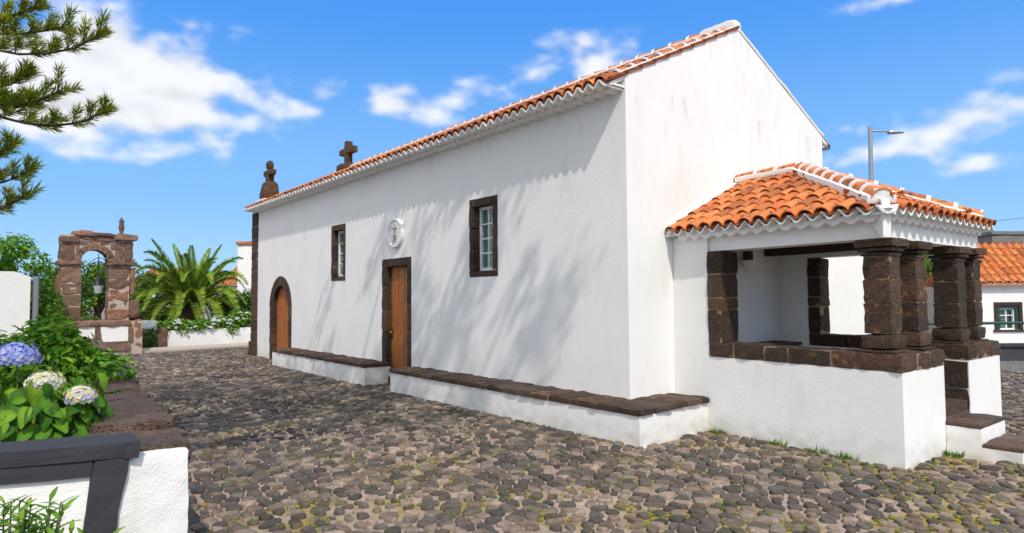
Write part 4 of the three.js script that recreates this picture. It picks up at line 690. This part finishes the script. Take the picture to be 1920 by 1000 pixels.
{ // palm
  const c = at(357, 570, 28), t = thing('date_palm', 'feathery date palm with arching fronds rising behind the planter wall', 'palm tree', [c.x, .5, c.z]);
  const cy = c.y - .5 - .1; part('trunk', merge([tube([V(0, -.1, 0), V(0, cy * .5, 0), V(0, cy + .1, 0)], .4, .34, 6, 12), ...Array.from({ length: 26 }, (_, i) => { const a = i * 2.4, g = roughBox(.14, .22, .1, { bev: .03 }); g.rotateX(.4); g.translate(0, cy - .35 + .02 * i, .34); g.rotateY(a); return g; })]), M.bark, t);
  const fr = (len, bend, lift) => { const s = new Soup(), n = 84, pt = q => V(0, lift * len * q - bend * len * q * q * q, len * Math.sqrt(Math.max(.05, 1 - lift * lift * .8)) * (q - .12 * q * q)); for (let i = 3; i < n; i++) { const q = i / n, o = pt(q), d = pt(Math.min(1, q + .02)).sub(pt(q - .02)).normalize(), lw = .42 * Math.sin(Math.PI * (.1 + .86 * Math.pow(q, .75))) + .05; for (const sd of [-1, 1]) { const up = V(0, 1, 0).addScaledVector(d, -d.y).normalize(), e = V(sd, 0, 0).multiplyScalar(.8).addScaledVector(d, .75).addScaledVector(up, .38 + R(-.12, .12)).normalize(), nn = e.clone().cross(d).normalize(); const b = R(.75, 1.25); s.leaf(o, e, nn, lw * R(.85, 1.1), .042, pick([[.2, .33, .03], [.29, .43, .035], [.42, .5, .06], [.12, .23, .022]]).map(v => v * b)); } } const g = tube([0, .25, .5, .75, 1].map(pt), .03, .007, 12, 4); tint(g, [.34, .36, .08]); g.deleteAttribute('uv'); return mergeGeometries([s.geo(), g]); };
  const kinds = [fr(3.4, .14, .96), fr(3.6, .34, .9), fr(3.6, .52, .8), fr(3.3, .6, .55), fr(2.9, .62, .25)];
  let k = 0; for (const [row, n] of [[0, 5], [1, 9], [2, 12], [3, 14], [4, 15]]) for (let i = 0; i < n; i++) { const o = part('frond', kinds[row], M.leaf, t); o.position.set(0, cy, 0); o.rotation.set(0, i / n * 6.283 + row * .37 + R(-.12, .12), 0); o.rotateX(R(-.1, .1)); const s = R(.88, 1.08); o.scale.set(s, s, s); }
}
// trees
const clumpsIn = (n, rx, ry, rz, cy, r0, r1) => { const o = []; for (let i = 0; i < n; i++) { const d = randDir(), q = Math.cbrt(rnd()) * .95; o.push([d.x * rx * q, cy + d.y * ry * q, d.z * rz * q, R(r0, r1)]); } return o; };
const stem = (h, r = .2) => [[[[0, 0, 0], [.1, h * .5, .05], [0, h, 0]], r, r * .5], [[[0, h * .5, 0], [.6, h * .8, .3], [1, h * 1.1, .4]], r * .5, r * .2], [[[0, h * .5, 0], [-.5, h * .8, -.3], [-.9, h * 1.1, -.5]], r * .5, r * .2]];
{
  const p = at(0, 560, 18); tree('leafy_tree', 'dense bright green tree rising behind the tall white wall end', [p.x, .4, p.z], clumpsIn(46, 1.7, 1.3, 1.35, 1.75, .3, .5), 17000, .13, .06, [[.10, .24, .014], [.15, .33, .02], [.22, .40, .03], [.06, .15, .012]], stem(1.6));
  const p2 = at(95, 560, 25); tree('leafy_tree', 'darker green tree just left of the stone arch', [p2.x, .2, p2.z], clumpsIn(26, 1.1, 1.25, 1.5, 1.4, .3, .5), 8000, .13, .06, DARKG, stem(1.4));
  const p3 = at(185, 560, 31); tree('leafy_tree', 'round green tree seen through the opening of the stone arch', [p3.x, .2, p3.z], clumpsIn(26, 2, 1.5, 2, 1.9, .4, .65), 8000, .16, .08, GREENS, stem(1.7));
  const p4 = at(268, 555, 33); tree('leafy_tree', 'bushy green tree between the stone arch and the palm', [p4.x, .3, p4.z], clumpsIn(20, 1.4, 1.1, 1.6, 1.7, .4, .6), 6000, .16, .08, [[.09, .16, .02], [.13, .2, .03], [.06, .12, .015]], stem(1.5));
  const p5 = at(445, 580, 29); tree('leafy_tree', 'dark bushy tree right of the palm beside the chapel corner', [p5.x, .3, p5.z], clumpsIn(22, 1.3, .7, 1.2, 1.1, .3, .5), 6000, .13, .06, DARKG, stem(.9));
  const p6 = at(330, 590, 31); const s6 = thing('garden_shrub', 'mixed low shrubs around the foot of the palm', 'shrub', [p6.x, .5, p6.z]); part('foliage', crown(clumpsIn(26, 2.6, .35, 1.2, .45, .3, .45), 6000, .13, .06, [[.06, .13, .016], [.1, .17, .022], [.16, .15, .03]]), M.leaf, s6);
  const s7 = thing('garden_shrub', 'sprawling green shrubs filling the bed around the foot of the stone arch', 'shrub', [-20.8, .2, 5.0]); part('foliage', crown([...clumpsIn(26, .9, .45, 1.8, .55, .3, .5)], 7000, .12, .055, GREENS), M.leaf, s7);
  const p8 = at(1741, 505, 34); tree('leafy_tree', 'green tree far beyond the porch seen between its columns', [p8.x, .2, p8.z], clumpsIn(20, 1.6, 1.5, 1.6, 2.4, .5, .7), 5000, .18, .09, GREENS, stem(2));
}
// houses
function house(name, label, px0, px1, t, yBase, yEave, yRidge, depth, opts = {}) {
  const a = at(px0, 550, t), b = at(px1, 550, t); a.y = b.y = 0; const u = b.clone().sub(a), len = u.length(); u.normalize(); const ang = Math.atan2(-u.z, u.x);
  const h = thing(name, label, 'house', [a.x, 0, a.z], ang);   // local +x to the right, +z towards the courtyard
  const holes = (opts.win ?? []).map(w => rect(w[0], w[1], w[2], w[3])); const g = shapeWall(rect(0, len, yBase, yEave), holes, .35); g.translate(0, 0, -.35); part('wall', boxUV(g), M.stucco, h);
  for (const s of [0, len - .3]) { const e = shapeWall([[-depth, yBase], [-.352, yBase], [-.352, yEave], [-depth / 2, yRidge - .05], [-depth, yEave]], [], .3); e.rotateY(-Math.PI / 2); e.translate(s + .3, 0, 0); part('wall', boxUV(e), M.stucco, h); }
  part('wall', box(.3, len - .3, yBase, yEave, -depth, -depth + .3), M.stucco, h);
  const ov = .2, sl = (yRidge - yEave) / (depth / 2), rg = shapeWall([[ov, yEave - ov * sl], [-depth / 2, yRidge], [-depth - ov, yEave - ov * sl], [-depth - ov, yEave - ov * sl - .06], [-depth / 2, yRidge - .08], [ov, yEave - ov * sl - .06]], [], len + .4); rg.rotateY(-Math.PI / 2); rg.translate(len + .2, 0, 0); const roof = part('roof', boxUV(rg), M.clayFar, h);
  const v = V(0, yRidge - yEave + ov * sl, -depth / 2 - ov), L1 = v.length(); v.normalize();
  const tl = tiled(V(-.2, yEave - ov * sl + .01, ov + .01), V(1, 0, 0), v, len + .4, opts.pitch ?? .24, () => L1 - .03);
  if (opts.each) tl.out.forEach(q => setM(part('roof_tile', pick(tileVar), pick(M.clay), roof), q.m)); else part('roof_tiles', merge(tl.out.map(q => pick(tileVar).clone().applyMatrix4(q.m))), M.clay[0], roof, 'stuff');
  part('tile_channels', merge(tl.pans), M.clay[2], roof, 'stuff');
  const e1 = scallop(len + .4, (len + .4) / Math.round((len + .4) / (opts.pitch ?? .24)), .03, .02, .2); e1.translate(-.2, yEave - ov * sl - .0, ov - .2); part('eave_lip', boxUV(e1), M.whitePaint, h);
  for (const w of opts.win ?? []) { const [x0, x1, y0, y1] = w, o = group('window', h), tr = .1, fr = .09;
    part('surround', merge([box(x0, x1, y1 - tr, y1, -.2, .02), box(x0, x0 + tr, y0, y1 - tr, -.2, .02), box(x1 - tr, x1, y0, y1 - tr, -.2, .02)]), M.darkTrim, o);
    const a0 = x0 + tr, a1 = x1 - tr, b1 = y1 - tr; part('frame', merge([box(a0, a1, b1 - fr, b1, -.18, -.02), box(a0, a0 + fr, y0, b1 - fr, -.18, -.02), box(a1 - fr, a1, y0, b1 - fr, -.18, -.02)]), M.green, o);
    const c0 = a0 + fr, c1 = a1 - fr, d1 = b1 - fr, m = []; m.push(box(c0, c0 + .04, y0, d1, -.16, -.08), box(c1 - .04, c1, y0, d1, -.16, -.08), box(c0 + .04, c1 - .04, d1 - .04, d1, -.16, -.08), box(c0 + .04, c1 - .04, y0, y0 + .04, -.16, -.08), box((c0 + c1) / 2 - .016, (c0 + c1) / 2 + .016, y0 + .04, d1 - .04, -.15, -.09)); const ph = (d1 - y0) / 3; for (const k of [1, 2]) m.push(box(c0 + .04, c1 - .04, y0 + ph * k - .013, y0 + ph * k + .013, -.145, -.095)); part('sash', merge(m), M.whitePaint, o);
    for (let k = 0; k < 3; k++) for (const s of [0, 1]) { const q0 = s ? (c0 + c1) / 2 + .018 : c0 + .042, q1 = s ? c1 - .042 : (c0 + c1) / 2 - .018; part('pane', box(q0, q1, y0 + ph * k + (k ? .015 : .042), y0 + ph * (k + 1) - (k < 2 ? .015 : .042), -.125, -.12), M.glass, o); }
    part('curtain', box(c0, c1, y0, d1, -.3, -.28), M.curtain, o); part('window_sill', box(x0 - .04, x1 + .04, y0 - .06, y0 - .002, -.2, .05), M.darkTrim, o); }
  return h;
}
house('white_house', 'white cottage with orange tile roof and green framed window right of the porch', 1838, 2080, 20, -.1, 2.22, 3.26, 2.2, { each: true, pitch: .25, win: [[.40, 1.27, .62, 1.46]] });
house('tiled_house', 'distant house whose orange roof shows left of the palm', 245, 345, 42, 0, 2.6, 3.75, 5, {});
house('tiled_house', 'distant white house with orange roof showing between palm and chapel corner', 415, 560, 40, 0, 2.7, 3.8, 5, {});
{
  const c = at(467, 520, 37), t = thing('white_tower', 'narrow white tower with small tiled cap beside the chapel corner', 'tower', [c.x, 0, c.z], .9);
  part('wall', box(-.42, .9, 0, 4.75, -.6, .6), M.stucco, t); part('cap', block(-.5, 1, 4.76, 4.95, -.7, .7, { amp: .03 }), M.clay[2], t);
}
{ // grey walls beyond the porch on the right, low dark wall, handrail, annexe
  const b = at(1862, 460, 27), t = thing('grey_stone_building', 'grey stone building top showing above the cottage roof', 'building', [b.x, 0, b.z], .9); part('wall', block(0, 6, 0, 4.15, -3, 0, { amp: .03, bev: .05, res: .6, most: 12 }), M.greyWall, t); part('parapet', block(-.06, 6.05, 4.15, 4.32, -3.05, .06, { amp: .02, bev: .03, res: .5, most: 12 }), M.greyWall, t);
  const d = thing('dark_street_wall', 'low dark grey rendered wall along the street before the cottage', 'wall', [1.25, 0, -11.7], .9); part('wall_face', box(-3.6, 3, -.02, .52, -.25, 0), M.darkWall, d); part('wall_base', box(-3.6, 3, -.02, .22, .002, .1), M.greyWall, d); part('coping', block(-3.65, 3.05, .522, .6, -.3, .05, { amp: .004, bev: .015, res: .5, most: 12 }), M.charcoal, d);
  const r = thing('green_handrail', 'thin dark green handrail in front of the cottage window', 'railing', [.9, 0, -13.4], .9); part('rail', tube([V(-3, 1.0, 0), V(0, 1.0, 0), V(3, .98, 0)], .035, .035, 8, 8), M.green, r); for (const x of [-2.6, -1.2, 2.6]) part('post', tube([V(x, 0, 0), V(x, .5, 0), V(x, .98, 0)], .02, .02, 4, 7), M.green, r);
  const g = at(1741, 560, 24), gw = thing('grey_yard_wall', 'plain grey yard wall seen between the porch columns', 'wall', [g.x, 0, g.z], .9); part('wall_face', block(-1.5, .8, 0, 2.0, -.3, 0, { amp: .01, res: .3 }), M.greyWall, gw);
  const w = at(1600, 560, 11.2), an = thing('white_annexe', 'plain sunlit white annexe wall seen through the far porch opening', 'building', [w.x, 0, w.z], .95); part('wall', box(-1.0, .62, 0, 2.62, -1.2, 0), M.stucco, an); part('coping', box(-1.04, .66, 2.622, 2.7, -1.24, .04), M.whitePaint, an);
}
{ // street lamp and cable
  const b = V(-3.1, 0, -14.7), t = thing('street_lamp', 'tall grey steel street lamp rising behind the porch roof', 'street lamp', [b.x, 0, b.z]);
  part('pole', tube([V(0, 0, 0), V(.0, 3.5, 0), V(.04, 6.86, .02)], .085, .06, 10, 10), M.steel, t);
  part('arm', tube([V(.04, 6.72, .02), V(.3, 6.72, -.3), V(.4, 6.70, -.44)], .028, .024, 6, 8), M.steel, t);
  const h = roughBox(.5, .13, .2, { amp: 0, bev: .06, most: 8 }), hp = h.attributes.position; for (let i = 0; i < hp.count; i++) { const q = (hp.getX(i) + .25) / .5; hp.setZ(i, hp.getZ(i) * (1 - .5 * q * q)); hp.setY(i, hp.getY(i) * (1 - .55 * q)); } h.computeVertexNormals(); h.rotateY(.9); h.translate(.53, 6.68, -.6); part('lamp_head', h, M.steel, t);
  const c = thing('overhead_cable', 'thin overhead cable crossing the sky above the cottage', 'cable', [0, 0, 0]); const a = at(1800, 414, 26), e = at(1980, 399, 26), m = a.clone().lerp(e, .5).add(V(0, -.12, 0)); part('wire', tube([a, m, e], .009, .009, 10, 5), M.iron, c);
  const pl = thing('utility_pole', 'pole carrying the overhead cable beyond the cottage', 'pole', [e.x, 0, e.z]); part('pole', tube([V(0, 0, 0), V(0, e.y / 2, 0), V(0, e.y + .2, 0)], .1, .07, 4, 8), M.bark, pl);
}
// weeds at the foot of the porch wall
{
  const spots = []; for (const x of [1.55, 2.05, 2.35, .75]) spots.push([x, porchZ(x, .05), 'small grass tuft at the foot of the white porch side wall']); spots.push([2.98, porchZ(2.98, -1.0), 'weeds in the corner between porch wall and steps']);
  const where = ['the larger tuft nearest the middle', 'second tuft towards the porch corner', 'tuft closest to the porch corner', 'tuft beside the end of the long bench'];
  spots.forEach(([x, z, l], i) => { const t = thing('grass_tuft', i < 4 ? `grass at the porch side wall, ${where[i]}` : l, 'weed', [x, 0, z]); const s = new Soup(); for (let k = 0; k < 60; k++) { const d = V(R(-1, 1), R(.5, 1.4), R(-.3, 1)).normalize(); s.leaf(V(R(-.09, .09), 0, R(-.02, .04)), d, d.clone().cross(randDir()).normalize(), R(.04, .12), .012, pick(GREENS).map(v => v * 1.1)); } part('blades', s.geo(), M.leaf, t); });
}

scene.traverse(o => { if (o.isMesh) { o.castShadow = true; o.receiveShadow = true; } });
const renderer = new THREE.WebGLRenderer({ antialias: true });
renderer.setSize(1024, 533); renderer.shadowMap.enabled = true;
renderer.toneMapping = THREE.LinearToneMapping; renderer.toneMappingExposure = EXPOSURE;
renderer.render(scene, camera);
